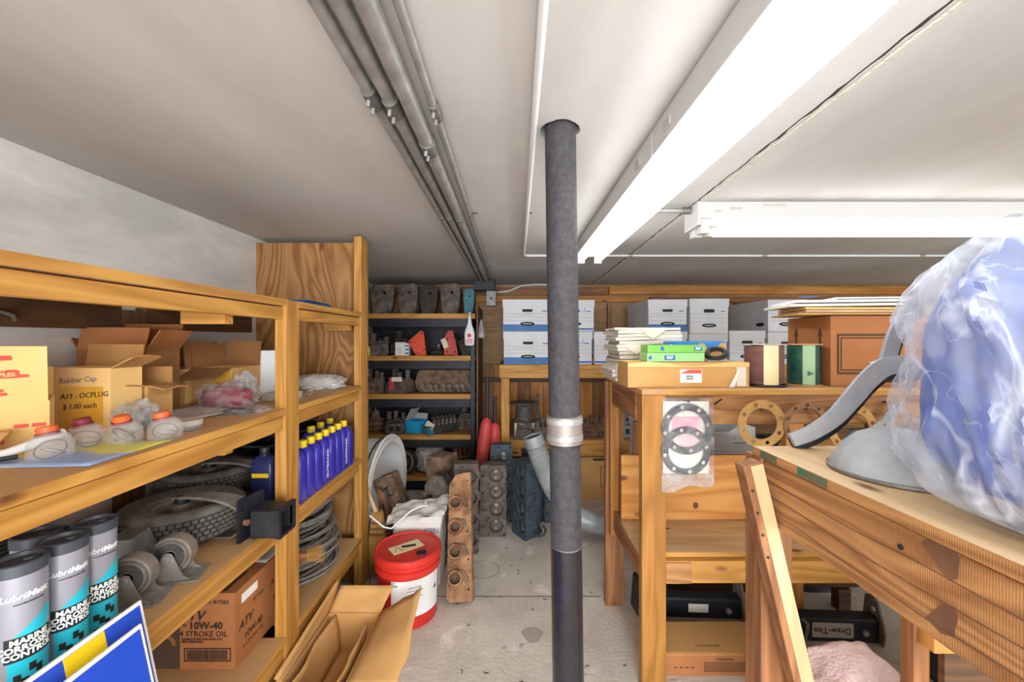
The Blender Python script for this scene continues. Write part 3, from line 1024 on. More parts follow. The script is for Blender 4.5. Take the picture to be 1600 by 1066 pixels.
jar(-.918, .815, 0, 'orange-capped clear jar nearest the camera, on the printed sheet')
jar(-.935, .90, 40, 'second clear jar along, with a dark red cap', capm='dark_red')
jar(-.885, .935, 90, 'third clear jar along, tight beside the last one')
jar(-.825, .975, 20, 'last orange-capped clear jar, beside the silver tin')
t = thing('round_tin', 'round silver tin on the middle shelf behind the jars', 'tin', (-.862, 1.085, Z2))
MB().lathe([(0, 0), (.033, 0), (.034, .002), (.034, .014)], 32, T(-.862, 1.085, Z2 + .001)).build('tin_body', 'galvanised', t, smooth=True)
MB().lathe([(.0352, .011), (.0352, .022), (.033, .024), (0, .0235)], 32, T(-.862, 1.085, Z2 + .001)).build('tin_lid', 'paper_grey', t, smooth=True)
# far bay of the middle shelf
bag('parts_bag', 'white plastic bag of papers on the far bay of the middle shelf', (-.93, 1.965, Z2 + .03), (.13, .08, .042), 'cloudy_film', .8, 'paper_white', 8)
t = thing('chain_pile', 'small heap of bright chain links on the far bay of the middle shelf', 'chain', (-.92, 1.66, Z2))
g = random.Random(8)
lk = MB().torus(.011, .0028, Matrix.Diagonal((1, .65, 1, 1)), 12, 6).build('link', 'galvanised', t, smooth=True)
lk.data.transform(W[t])
for k in range(26):
    o = lk if k == 0 else lk.copy()
    if k:
        COL.objects.link(o)
    o.location = (g.gauss(0, .035), g.gauss(0, .035), .006 + .012 * g.random())
    o.rotation_euler = (g.uniform(0, 3), g.uniform(0, 3), g.uniform(0, 3))
MB().box(-.955, -.85, 1.56, 1.66, Z2 + .001, Z2 + .03, bev=.003).build('flat_parcel', 'paper_grey', label='flat grey parcel behind the near shelf post', cat='parcel')

# ---- third shelf
Z3 = .69


def grease_can(x, y, label, rz):
    r, h = .0335, .235
    t = thing('grease_can', label, 'can', (x, y, Z3 + .001), rz, 'teal and grey grease tubes')
    L = lambda *a, **k: MB().lathe(*a, **k)
    L([(0, 0), (r, 0), (r, h - .02)], 36).build('can_body', 'can_grey', t, smooth=True, local=True)
    L([(r + .001, 0), (r + .0014, .002), (r + .0014, .008), (r + .0005, .01)], 36).build('base_ring', 'can_lid', t, smooth=True, local=True)
    L([(r + .0005, h - .021), (r + .0018, h - .02), (r + .0018, h - .002), (r - .001, h), (r - .004, h - .001), (r - .006, h - .007), (0, h - .006)], 36).build('lid', 'can_lid', t, smooth=True, local=True)
    e = .0004
    fa = -PI / 2
    bnd = lambda a0, a1, z0, z1, nm, mt, rr=e: L([(r + rr, z0), (r + rr, z1)], 24, arc=(fa + a0, fa + a1)).build(nm, mt, t, smooth=True, local=True)
    bnd(-1.35, -.75, .01, h * .62, 'teal_panel', 'can_teal')
    bnd(-.62, 1.35, .075, .115, 'black_band', 'ink_black')
    bnd(-.5, 1.35, .01, .075, 'teal_panel', 'can_teal', e * .8)
    # slanted teal sweep on the upper half
    mb = MB()
    mb.grid(lambda u, v: Vector(((r + e) * math.cos(fa - .3 + 1.6 * u), (r + e) * math.sin(fa - .3 + 1.6 * u), .115 + (h - .075 - .115) * u * v)), 20, 4)
    mb.build('teal_sweep', 'can_teal', t, smooth=True, local=True)
    for i in range(4):
        for j in range(3):
            if (i + j) % 2 == 0:
                z0 = .012 + j * .014 + i * .006
                bnd(-.3 + i * .26, -.04 + i * .26, z0, z0 + .013, 'checker', 'ink_black', e * 1.4)
    wt = W[t]
    text('LubriMatic', .0145, wt @ T(0, 0, h * .77), 'white_print', t, wrap=(r + e * 2, fa + .12), bold=.0003, shear=.25)
    text('www.lubrimatic.com', .0045, wt @ T(0, 0, h * .72), 'ink_black', t, wrap=(r + e * 2, fa + .25))
    text('MARINE\nCORROSION\nCONTROL', .0135, wt @ T(0, 0, .0955), 'white_print', t, wrap=(r + e * 2, fa + .28), bold=.0005)
    MB().lathe([(0, 0), (.006, 0), (.006, .0006), (0, .0006)], 12, T(.01, 0, h - .0055)).build('lid_mark', 'ink_grey', t, local=True)
    return t


grease_can(-.842, .700, 'teal and grey grease can nearest the camera at the left edge', 56)
grease_can(-.846, .772, 'middle grease can of the front row, behind the nearest one', 56)
grease_can(-.863, .848, 'farthest grease can of the front row, beside the grey housing', 58)
grease_can(-.923, .795, 'grease can standing behind the front row with only its lid in view', 40)

t = thing('slotted_tray', 'black slotted plastic tray behind the grease cans', 'tray', (-1.16, .93, Z3))
MB().box(-1.345, -1.05, .78, 1.09, Z3 + .001, Z3 + .012).build('tray_base', 'black_plastic', t)
for (a, b_, c_, d) in ((-1.345, -1.337, .78, 1.09), (-1.058, -1.05, .78, 1.09), (-1.337, -1.058, .78, .788), (-1.337, -1.058, 1.082, 1.09)):
    MB().box(a, b_, c_, d, Z3 + .012, Z3 + .115, bev=.002).build('tray_side', 'black_plastic', t)
for k in range(11):
    x0 = -1.335 + .0255 * k
    MB().box(x0, x0 + .014, .79, 1.08, Z3 + .10, Z3 + .118, bev=.003).build('slat', 'black_plastic', t)
t = thing('metal_housing', 'dull grey wedge-shaped metal housing between the cans and the casters', 'housing', (-.98, 1.03, Z3))
MB().hexa([(-1.0, .98, Z3 + .001), (-.90, 1.0, Z3 + .001), (-.93, 1.10, Z3 + .001), (-1.03, 1.08, Z3 + .001)], [(-.985, 1.0, Z3 + .115), (-.94, 1.01, Z3 + .115), (-.955, 1.08, Z3 + .115), (-1.01, 1.07, Z3 + .115)]).build('body', 'dull_steel', t)
MB().hexa([(-1.005, .975, Z3 + .0005), (-.893, .995, Z3 + .0005), (-.925, 1.106, Z3 + .0005), (-1.036, 1.086, Z3 + .0005)], [(-1.004, .976, Z3 + .014), (-.894, .996, Z3 + .014), (-.926, 1.105, Z3 + .014), (-1.035, 1.085, Z3 + .014)]).build('flange', 'dull_steel', t)


def caster(x, y, rz, label):
    t = thing('rigid_caster', label, 'caster', (x, y, Z3 + .001), rz, 'grey rigid casters')
    holes = [circ(a, b_, .006, 10) for a in (-.052, .052) for b_ in (-.03, .03)]
    MB().plate(rrect(-.068, .068, -.042, .042, .006), holes, .004).build('base_plate', 'bracket_grey', t, local=True)
    for s in (-1, 1):
        ol = [(-.05, 0), (.05, 0), (.034, .010), (.016, .052), (.010, .066), (0, .070), (-.010, .066), (-.016, .052), (-.034, .010)]
        MB().plate(ol, [circ(0, .056, .006, 10)], .0035, T(0, s * .029 - (.0035 if s < 0 else 0) * 0, .004) @ RX(90)).build('fork_side', 'bracket_grey', t, local=True)
    prof = [(.014, -.022), (.036, -.022), (.0375, -.015), (.0425, -.0195), (.046, -.017), (.0475, 0), (.046, .017), (.0425, .0195), (.0375, .015), (.036, .022), (.014, .022)]
    MB().lathe(prof, 36, T(0, 0, .060) @ RX(90)).build('wheel', 'dust_grey', t, smooth=True, local=True)
    MB().lathe([(.016, -.0232), (.034, -.0232), (.034, .0232), (.016, .0232)], 28, T(0, 0, .060) @ RX(90)).build('hub', 'rubber_dark', t, smooth=True, local=True)
    MB().lathe([(.028, -.0242), (.0325, -.0242), (.0325, -.022), (.028, -.022)], 28, T(0, 0, .060) @ RX(90)).build('bearing_ring', 'rust', t, smooth=True, local=True)
    MB().cyl((0, -.037, .060), (0, .037, .060), .006, seg=10).build('axle', 'bolt_dark', t, smooth=True, local=True)
    MB().cyl((0, -.0385, .060), (0, -.0335, .060), .011, seg=6).build('axle_nut', 'galvanised', t, local=True)
    return t


caster(-.885, .955, 14, 'front rigid caster with a dusty grey wheel on the third shelf')
caster(-.868, 1.052, 14, 'rear rigid caster just behind the front one')


def tyre_jack(x, y, z, rz, label, tilt=0):
    t = thing('trailer_wheel', label, 'wheel', (x, y, z), rz, 'small trailer wheels lying flat', rx=tilt)
    R0 = .163
    prof = [(.085, .022), (.088, .012), (.12, .002), (.148, .006), (.160, .018), (R0, .032), (R0 + .001, .05), (R0, .068), (.160, .082), (.148, .094), (.12, .098), (.088, .088), (.085, .078)]
    MB().lathe(prof, 56, None).build('tyre', 'rubber', t, smooth=50, local=True)
    MB().lathe([(R0 - .002, .017), (R0 + .0006, .032), (R0 + .0014, .05), (R0 + .0006, .068), (R0 - .002, .083)], 56).build('tread_base', 'rubber_dark', t, smooth=True, local=True)
    tr = MB()
    n = 58
    for row, zc in enumerate((.024, .037, .050, .063, .076)):
        for i in range(n):
            a = 2 * PI * (i + .5 * (row % 2)) / n
            tr.box(R0 - .003, R0 + (.006 if 0 < row < 4 else .004), -.0058, .0058, zc - .0045, zc + .0045, m=RZ(math.degrees(a)))
    tr.build('tread', 'rubber', t, local=True, kind='stuff')
    MB().lathe([(.086, .024), (.088, .08), (.074, .083), (.068, .060), (.04, .055), (.026, .056), (.026, .09), (0, .09)], 36).build('rim', 'dust_grey', t, smooth=True, local=True)
    MB().lathe([(0, .09), (.02, .09), (.02, .108), (.012, .112), (0, .112)], 14).build('axle_cap', 'bolt_dark', t, smooth=True, local=True)
    MB().ribbon([(-.02, 0, .105), (.03, 0, .112), (.08, 0, .113), (.13, 0, .109), (.175, 0, .099), (.20, 0, .085), (.215, 0, .06)], [.035, .042, .05, .056, .06, .06, .06], .008, (0, 0, 1)).build('fork_arm', 'dust_grey', t, smooth=True, local=True)
    MB().ribbon([(.07, 0, -.006), (.12, 0, -.008), (.18, 0, -.004), (.215, 0, .02)], .05, .007, (0, 0, 1)).build('fork_arm', 'dust_grey', t, smooth=True, local=True)
    hol = [circ(a, b_, .006, 8) for a in (-.04, .04) for b_ in (-.035, .045)]
    MB().plate(rrect(-.055, .055, -.058, .075, .012), hol, .008, T(.222, 0, .046) @ RZ(90) @ RX(90)).build('mount_plate', 'black_metal', t, local=True)
    for yy in (-.035, .035):
        MB().cyl((.232, yy, .05), (.245, yy, .05), .009, seg=6).build('bolt', 'rust', t, local=True)
    return t


MB_t1 = tyre_jack(-1.035, 1.285, Z3 + .008, -4, 'front trailer wheel lying flat with a fork bracket on the third shelf')
dup(MB_t1, (-1.20, 1.625, Z3 + .012), 2, 'rear trailer wheel lying flat against the concrete wall')
t = thing('receiver_tube', 'short black square receiver tube poking past the near shelf post', 'bracket', (-.75, 1.29, Z3))
oc = rrect(-.043, .043, 0, .086, .008)
ic = rrect(-.035, .035, .008, .078, .005)
MB().plate(oc, [ic], .085, face((-.793, 1.285, Z3 + .002), (0, 1, 0), (0, 0, 1))).build('square_tube', 'black_plastic', t)
MB().plate(rrect(-.048, .048, -.001, .091, .008), [ic], .012, face((-.715, 1.285, Z3 + .0022), (0, 1, 0), (0, 0, 1))).build('mouth_collar', 'black_metal', t)

# rims behind the wheels
for k in range(6):
    zz = Z3 + .002 + .046 * k
    t = thing('dished_wheel', ('lowest', 'second lowest', 'third from the bottom', 'fourth from the bottom', 'second from the top', 'topmost')[k] + ' black dished wheel in the stack behind the trailer wheels', 'rim', (-1.14, 1.99, zz), 0, 'stacked black wheel rims')
    MB().lathe([(.10, .0), (.105, -.0), (.12, .018), (.165, .024), (.183, .034), (.187, .043), (.183, .044), (.164, .031), (.118, .024), (.104, .006)], 44).build('dish', 'black_metal', t, smooth=True, local=True)
    MB().torus(.185, .0035, T(0, 0, .041), 44, 6).build('bead', 'dull_steel' if k > 4 else 'rubber_dark', t, smooth=True, local=True)


# oil bottles
def bottle_proto():
    t = thing('oil_bottle', 'blue oil bottle with a yellow cap', 'bottle', (0, 0, 0), 0, 'blue oil bottles with yellow caps')
    w_, d, h = .056, .082, .178
    b = MB()
    secs = [(0, .94, .94), (.006, 1, 1), (h * .62, 1, 1), (h * .86, .98, .94), (h, .70, .62), (h + .010, .36, .28)]
    rows = []
    for z, sx, sy in secs:
        rows.append([Vector((x, y, z)) for x, y in rrect(-d / 2 * sx, d / 2 * sx, -w_ / 2 * sy, w_ / 2 * sy, .012 * min(sx, sy))])
    vs = [[b.bm.verts.new(p) for p in r] for r in rows]
    n = len(vs[0])
    for a, c_ in zip(vs, vs[1:]):
        for i in range(n):
            b.bm.faces.new((a[i], a[(i + 1) % n], c_[(i + 1) % n], c_[i]))
    b.bm.faces.new(vs[0][::-1])
    b.bm.faces.new(vs[-1])
    b.build('bottle_body', 'bottle_blue', t, smooth=35, local=True)
    MB().lathe([(0, 0), (.0155, 0), (.0165, .002), (.0165, .024), (.015, .027), (0, .027)], 18, T(0, 0, h + .009)).build('cap', 'yellow_plastic', t, smooth=True, local=True)
    MB().lathe([(.012, -.008), (.014, -.006), (.0135, .001), (.012, .001)], 16, T(0, 0, h + .008)).build('neck', 'bottle_blue', t, smooth=True, local=True)
    return t


bp = bottle_proto()
pos = [(-.818, 1.535 + .0645 * k) for k in range(8)]
nm8 = ['first', 'second', 'third', 'fourth', 'fifth', 'sixth', 'seventh', 'eighth']
for k, (x, y) in enumerate(pos):
    lb = 'blue oil bottle in the front row on the third shelf, %s from the near post' % nm8[k]
    o = bp if k == 0 else dup(bp, (0, 0, 0))
    o.location = (x, y, Z3 + .001)
    o['label'] = lb
    W[o] = T(x, y, Z3 + .001)
for k, (y, nth) in enumerate(((1.86, 'nearest'), (1.95, 'middle one'), (2.05, 'farthest'))):
    dup(bp, (-.912, y, Z3 + .001), 0, 'blue oil bottle in the back row against the rims, %s of three' % nth)
for k in (3, 6):
    m = T(-.818, 1.535 + .0645 * k, Z3 + .001) @ rightf(.0415, 0, .085) @ RZ(90)
    o = [ob for ob in SC.objects if ob.get('label', '').startswith('blue oil bottle in the front row on the third shelf, %s' % nm8[k])][0]
    text('Quicksilver' if 0 else 'OUTBOARD', .022, m, 'white_print', o, bold=.0006)
o = dup(bp, (-.905, 1.50, Z3 + .001), 0, 'dark navy bottle with a black cap behind the near shelf post')
o['group'] = 'dark bottles'
for ch in o.children:
    ch.data = ch.data.copy()
    ch.data.materials.clear()
    ch.data.materials.append(MAT['black_plastic' if 'cap' in ch.name else 'bottle_navy'])
del o['group']
MB().box(-.03, .03, -.0290, -.0282, .11, .125).build('label_band', 'yellow_plastic', o, local=True)

# ---- bottom shelf
Z4 = .28
c = carton('oil_carton', 'brown carton of four stroke oil on the bottom shelf', -.978, 1.412, Z4 + .001, .250, .30, .232, 0, 'cardboard_brown', [], open_top=False)
f = lambda x, z, s=0: W[c] @ front(x, -.1505 - .0004, z)
MB().box(-.124, -.045, -.1512, -.1502, .003, .16).build('photo_print', 'print_brown', c, local=True)
MB().lathe([(.022, 0), (.034, 0), (.034, .0007), (.022, .0007)], 24, front(-.09, -.1512, .075), arc=(0, 2.6)).build('photo_ring', 'cardboard_dark', c, local=True)
text('PART NO. 817263', .0155, f(.045, .208), 'print_dark', c, bold=.0003)
text('ATV', .040, f(-.010, .165), 'print_dark', c, bold=.001, shear=.35)
text('SAE', .011, f(-.033, .137), 'print_dark', c)
text('10W-40', .031, f(.035, .135), 'print_dark', c, bold=.0009)
text('4 STROKE OIL', .0235, f(.028, .110), 'print_dark', c, bold=.0002)
text('FORMULATED FOR PEAK ATV\nPERFORMANCE', .0095, f(-.040, .090), 'print_dark', c, align='LEFT', bold=.0002)
bar = MB()
for a in (.026, .064):
    bar.box(-.032, .112, -.1512, -.1504, a, a + .003)
for a in (-.032, .109):
    bar.box(a, a + .003, -.1512, -.1504, .026, .067)
g = random.Random(4)
xx = -.024
while xx < .102:
    ww = g.choice((.0012, .002, .003))
    bar.box(xx, xx + ww, -.1512, -.1504, .031, .061)
    xx += ww + g.choice((.0012, .0018))
bar.build('barcode', 'print_dark', c, local=True, kind='stuff')
rf = lambda y, z: W[c] @ rightf(.1254, y, z)
text('ATV', .036, rf(-.10, .115), 'print_dark', c, bold=.0008, shear=.3)
text('817263', .018, rf(-.035, .16), 'print_dark', c)
text('10W-40', .028, rf(-.06, .07), 'print_dark', c, bold=.0007)
text('4 STROKE OIL', .017, rf(-.06, .042), 'print_dark', c)
text('10W-40', .024, rf(.09, .095), 'print_dark', c, bold=.0007)
text('ATV', .028, rf(.06, .155), 'print_dark', c, shear=.3)
MB().lathe([(.013, 0), (.017, 0), (.017, .0006), (.013, .0006)], 24, rightf(.1252, .09, .195)).build('logo_ring', 'print_dark', c, local=True)
text('V', .02, rf(.09, .195), 'print_dark', c, bold=.0008)
MB().box(.1251, .1258, -.12, -.04, .185, .212).build('sticker', 'white_print', c, local=True)
MB().box(-.02, .09, -.14, -.03, .2361, .2366).build('photo_print', 'print_brown', c, local=True)
sheet('grey_folder', 'grey paper folder lying on top of the oil carton', 'folder', [(-.98, 1.44, Z4 + .239), (-.86, 1.43, Z4 + .239), (-.85, 1.56, Z4 + .241), (-.97, 1.57, Z4 + .241)], 'paper_grey', .004)


def coil(name, label, cx, cy, z0, z1, r0, r1, loops, seed, mat='wire_grey', cat='cable', r=.0042):
    g = random.Random(seed)
    pts = []
    n = 40
    ra, za = (r0 + r1) / 2, z0 + .01
    ex, ey = 0, 0
    for k in range(loops):
        rb = g.uniform(r0, r1)
        zb = z0 + (z1 - z0) * min(1, max(0, (k / loops + g.uniform(-.12, .12)))) 
        zb = max(z0 + r, zb)
        ex2, ey2 = g.uniform(-.014, .014), g.uniform(-.014, .014)
        ph = g.uniform(0, 6)
        tl = g.uniform(0, .016)
        for i in range(n):
            u = i / n
            a = 2 * PI * u
            rr = ra + (rb - ra) * u
            zz = za + (zb - za) * u + tl * math.sin(a + ph) * math.sin(PI * u)
            pts.append((cx + ex + (ex2 - ex) * u + rr * math.cos(a), cy + ey + (ey2 - ey) * u + rr * math.sin(a), max(z0 + r, zz)))
        ra, za, ex, ey = rb, zb, ex2, ey2
    return MB().tube(pts, r, 5).build(name, mat, label=label, cat=cat, smooth=70)


coil('wire_coil', 'lower thick coil of grey cable on the bottom shelf', -1.02, 1.835, Z4, Z4 + .15, .13, .225, 34, 4)
coil('wire_coil', 'upper coil of grey cable resting on the lower one', -1.025, 1.85, Z4 + .165, Z4 + .325, .12, .215, 34, 9)
t = thing('hand_brush', 'brown wooden hand brush tucked into the grey cable coils', 'brush', (-.83, 1.62, .44))
m = T(-.845, 1.585, .452) @ RZ(28) @ RX(12)
MB().box(-.07, .045, -.016, .016, -.02, .02, m=m, bev=.008).build('brush_block', 'brown_x', t, smooth=True)
br = MB()
g = random.Random(1)
for k in range(60):
    y0, z0 = g.uniform(-.013, .013), g.uniform(-.016, .016)
    a = m @ Vector((.044, y0, z0))
    b_ = m @ Vector((.10 + g.uniform(-.01, .01), y0 * 1.9, z0 * 1.7 + g.uniform(-.005, .005)))
    br.cyl(a, b_, .0012, .0006, 4)
br.build('bristles', 'straw', t, kind='stuff')

# floor under the shelf
t = thing('steel_wheel', 'grey steel hub with round holes on the floor under the shelf', 'wheel', (-.95, 1.74, 0))
m = T(-.93, 1.72, .118) @ RX(75) @ RY(12)
hol = [circ(.062 * math.cos(a), .062 * math.sin(a), .012, 10) for a in [2 * PI * k / 6 for k in range(6)]]
MB().plate(circ(0, 0, .115, 40), hol + [circ(0, 0, .02, 12)], .012, m).build('disc', 'dull_steel', t)
MB().lathe([(.108, -.03), (.118, -.03), (.118, .014), (.108, .014)], 40, m).build('rim', 'dull_steel', t, smooth=True)

# blue and yellow signs leaning on the near bay
def sign(label, top_z, y1, y0, xt, patch):
    t = thing('sign_board', label, 'sign', (xt + .1, y1, 0), 0, 'blue signs leaning on the shelf')
    lean = .16
    H = math.hypot(top_z, lean)
    m = face((xt + lean, y1, .001), (0, -1, 0), (-lean, 0, top_z))       # local x = towards camera, y = up, z = -X side
    L = y1 - y0
    MB().box(0, L, 0, H, -.003, .003, m=m, bev=.001).build('board', 'white_print', t)
    MB().box(.007, L - .007, .007, H - .007, -.0044, -.003, m=m).build('blue_face', 'blue_sign', t)
    if patch:
        MB().box(.08, .15, .25, H - .007, -.0052, -.0044, m=m).build('yellow_patch', 'yellow_plastic', t)
    return t


sign('rear blue sign board with a yellow stripe, leaning on the near shelf', .762, .842, .28, -.765, True)
sign('front plain blue sign board with a white edge, leaning on the near shelf', .742, .802, .24, -.728, False)

# ------------------------------------------------------------------ engine part builders
def cyl_head(name, label, m, w=.17, h=.47, t=.12, mat='cast_grey', n=4, group=None, side_ports=True, chain=False, cat='engine part'):
    """upright cylinder head in local frame m: width X, length Z (up), machined face towards local -Y"""
    loc = m.to_translation()
    th = thing(name, label, cat, tuple(loc), math.degrees(m.to_euler().z), group)
    W[th] = T(*loc) @ RZ(math.degrees(m.to_euler().z))
    # machined face with real openings
    pitch = h / (n + .25)
    cz = [h * .5 + (i - (n - 1) / 2) * pitch for i in range(n)]
    out = []
    if chain:
        k = 2 * n
        for i in range(k + 1):
            z = h * i / k
            out.append((w / 2 - (0 if i % 2 else .012), z))
        out += [(-w / 2, h), (-w / 2, 0)]
    else:
        out = rrect(-w / 2, w / 2, 0, h, .012)
    holes = []
    r = min(pitch * .40, w * .26)
    for z in cz:
        holes.append([(w * .12 + r * 1.05 * math.cos(a), z + r * math.sin(a)) for a in [2 * PI * j / 18 for j in range(18)]])
    for i in range(n + 1):
        z = h * .5 + (i - n / 2) * pitch
        z = min(max(z, .014), h - .014)
        holes.append(circ(w * .43, z, .0065, 8))
        holes.append(circ(-w * .18, z, .0065, 8))
        if i < n:
            holes.append(circ(-w * .40, z + pitch * .5, .009, 8) if side_ports else circ(-w * .4, z + pitch * .5, .006, 8))
            holes.append(circ(w * .42, z + pitch * .5, .005, 8))
    fm = m @ face((0, 0, 0), (1, 0, 0), (0, 0, 1))
    MB().plate(out, holes, .018, fm @ T(0, 0, -.018)).build('face_plate', mat, th)
    b = MB()
    b.box(-w / 2 + .004, w / 2 - .004, .0182, t, .004, h - .004, m=m, bev=.012)
    b.build('casting', mat, th, smooth=True)
    for z in cz:
        MB().lathe([(r * .98, -.0175), (r * .8, -.0182)], 18, fm @ T(w * .12, z, .0)).build('chamber_wall', 'bolt_dark', th, smooth=True)
        for dz, rr in ((r * .36, r * .46), (-r * .42, r * .38)):
            MB().lathe([(0, .003), (rr * .8, .003), (rr, 0), (rr, -.004)], 16, fm @ T(w * .10, z + dz, -.0165)).build('valve', 'valve_steel', th, smooth=True)
    # side ports as raised frames down the right side
    if side_ports:
        for z in cz:
            MB().plate(rrect(-.030, .030, -.024, .024, .008), [rrect(-.020, .020, -.014, .014, .005)], .008, m @ face((w / 2 - .004, t * .5, z), (0, 1, 0), (0, 0, 1))).build('port', mat, th)
            MB().plate(rrect(-.030, .030, -.024, .024, .008), [rrect(-.020, .020, -.014, .014, .005)], .008, m @ face((-w / 2 + .004, t * .5, z), (0, -1, 0), (0, 0, 1))).build('port', mat, th)
    for i in range(n - 1):
        z = (cz[i] + cz[i + 1]) / 2
        MB().cyl(m @ Vector((-w * .32, -.002, z)), m @ Vector((-w * .32, .004, z)), .010, seg=10).build('core_plug', 'rust', th, smooth=True)
    return th


def junk(name, label, x, y, z, w, d, h, mat, seed, rz=0, group=None, cat='engine part', mat2=None, flange=True, tubes=3):
    """a cast engine part: shaped body, flanges with holes, bosses, bolts and pipes"""
    g = random.Random(seed)
    t = thing(name, label, cat, (x, y, z), rz, group)
    mat2 = mat2 or mat
    b = MB()
    k = [g.uniform(.72, .92) for _ in range(4)]
    b.hexa([(-w / 2, -d / 2, .001), (w / 2, -d / 2, .001), (w / 2, d / 2, .001), (-w / 2, d / 2, .001)],
           [(-w / 2 * k[0], -d / 2 * k[1], h * .62), (w / 2 * k[1], -d / 2 * k[0], h * .55), (w / 2 * k[2], d / 2 * k[3], h * .6), (-w / 2 * k[3], d / 2 * k[2], h * .66)])
    bmesh.ops.bevel(b.bm, geom=b.bm.edges[:], offset=min(w, d, h) * .09, segments=2, affect='EDGES')
    b.build('housing', mat, t, smooth=35, local=True)
    top = h * .60
    for i in range(tubes):
        xx = -w * .32 + w * .64 * (i / max(1, tubes - 1))
        yy = g.uniform(-.2, .1) * d
        r = min(w / tubes * .36, d * .25) * g.uniform(.8, 1.05)
        hh = g.uniform(.8, 1.0) * h
        MB().lathe([(0, top * .8), (r, top * .8), (r * .9, hh * .93), (r * 1.15, hh * .94), (r * 1.15, hh), (r * .7, hh), (r * .65, hh * .9), (0, hh * .9)], 14, T(xx, yy, 0) @ RX(g.uniform(-14, 14))).build('boss', mat2, t, smooth=True, local=True)
    if flange:
        fw, fh = w * .44, h * .44
        hl = [circ(a * fw * .8, fh * .5 + b_ * fh * .34, min(fw, fh) * .07, 8) for a in (-1, 1) for b_ in (-1, 1)]
        hl += [rrect(-fw * .58, -fw * .08, fh * .25, fh * .75, fh * .08), rrect(fw * .08, fw * .58, fh * .25, fh * .75, fh * .08)]
        MB().plate(rrect(-fw, fw, .004, fh, fh * .18), hl, d * .10, face((0, -d / 2 - .002, .001), (1, 0, 0), (0, 0, 1))).build('flange', mat2, t, local=True)
    for i in range(5):
        xx, yy = g.uniform(-.42, .42) * w, g.uniform(-.4, .4) * d
        MB().cyl((xx, yy, top * .7), (xx, yy, top * 1.0 + g.uniform(.02, .14) * h), min(w, d) * .045, seg=6).build('bolt', 'bolt_dark', t, local=True)
    p = [Vector((-w * .45, -d * .2, h * .3)), Vector((-w * .2, -d * .5, h * .55)), Vector((w * .15, -d * .45, h * .62)), Vector((w * .42, -d * .15, h * .42))]
    MB().tube(p, min(w, d, h) * .06, 8).build('pipe', mat2, t, smooth=True, local=True)
    return t


def tag_card(parent, m, w, h, mat='paper_cream'):
    MB().plate(rrect(-w / 2, w / 2, -h / 2, h / 2, h * .15), [circ(w * .4, 0, h * .08, 8)], .0012, m).build('paper_tag', mat, parent)


# ------------------------------------------------------------------ black rack with timber boards
RX0, RX1, RY0, RY1 = -1.35, -.315, 3.50, 3.97
rk = thing('storage_rack', 'black steel rack with five thick timber boards at the back left', 'shelf', (-.83, 3.73, 0))
RZL = [1.519, 1.158, .830, .482, .130]
for z in RZL:
    MB().box(RX0, RX1, RY0, RY1, z - .043, z, bev=.003).build('timber_board', 'pine_x', rk)
    MB().box(RX0, RX1 - .045, RY0 + .012, RY0 + .026, z - .113, z - .044).build('front_beam', 'black_metal', rk)
    MB().box(RX0, RX1 - .045, RY1 - .026, RY1 - .012, z - .113, z - .044).build('rear_beam', 'black_metal', rk)
    MB().box(RX1 - .040, RX1 - .026, RY0 + .03, RY1 - .03, z - .113, z - .044).build('side_beam', 'black_metal', rk)
MB().box(RX0, RX1 - .03, RY1 + .007, RY1 + .012, .05, 1.46).build('back_sheet', 'black_metal', rk)
for (x, y) in ((RX1 - .038, RY0 - .010), (RX1 - .038, RY1 + .001), (RX0, RY0 - .010), (RX0, RY1 + .001)):
    a = MB()
    a.box(x, x + .036, y, y + .005, 0, 1.36, bev=.001)
    a.box(x + .031, x + .036, y + .005, y + .036 if y < 3.7 else y + .02, 0, 1.36) if 0 else None
    a.build('upright', 'black_metal', rk)
for i in range(18):
    MB().box(RX1 - .024, RX1 - .016, RY0 - .0105, RY0 - .0098, .2 + .06 * i, .218 + .06 * i).build('slot', 'bolt_dark', rk)


def bell(x, w, h, label, mat, rz=0, seed=0, d=.2):
    z = RZL[0] + .001
    t = thing('bell_housing', label, 'engine part', (x, RY0 + .05, z), rz, 'cast housings on the top rack shelf')
    ol = [(-w * .34, 0), (w * .30, 0), (w * .40, h * .25), (w * .48, h * .72), (w * .44, h * .9), (w * .30, h), (-w * .34, h * .98), (-w * .48, h * .86), (-w * .46, h * .5)]
    hl = [circ(-w * .38, h * .84, w * .03, 8), circ(w * .36, h * .88, w * .03, 8), circ(-w * .27, h * .07, w * .03, 8), circ(w * .22, h * .07, w * .03, 8), circ(w * .08, h * .70, w * .06, 12)]
    MB().plate(ol, hl, .02, face((0, 0, 0), (1, 0, 0), (0, 0, 1))).build('front_plate', mat, t, local=True)
    n = len(ol)
    b = MB()
    ringA = [b.bm.verts.new((px * .95, .001, .004 + pz * .97)) for px, pz in ol]
    ringB = [b.bm.verts.new((px * .94, d * .7, h * .03 + pz * .93)) for px, pz in ol]
    ringC = [b.bm.verts.new((px * .82, d, h * .08 + pz * .82)) for px, pz in ol]
    for A, B in ((ringA, ringB), (ringB, ringC)):
        for i in range(n):
            b.bm.faces.new((A[i], A[(i + 1) % n], B[(i + 1) % n], B[i]))
    b.bm.faces.new(ringC)
    b.build('bell', mat if mat != 'cast_teal' else 'cast_dark', t, local=True)
    MB().box(-w * .3, w * .28, -.027, -.0195, h * .36, h * .42, bev=.002).build('rib', mat, t, local=True)
    MB().box(-w * .25, w * .22, -.027, -.0195, h * .14, h * .19, bev=.002).build('rib', mat, t, local=True)
    MB().torus(w * .08, w * .018, face((w * .08, -.021, h * .70), (1, 0, 0), (0, 0, 1)), 16, 6).build('boss_ring', mat, t, smooth=True, local=True)
    return t


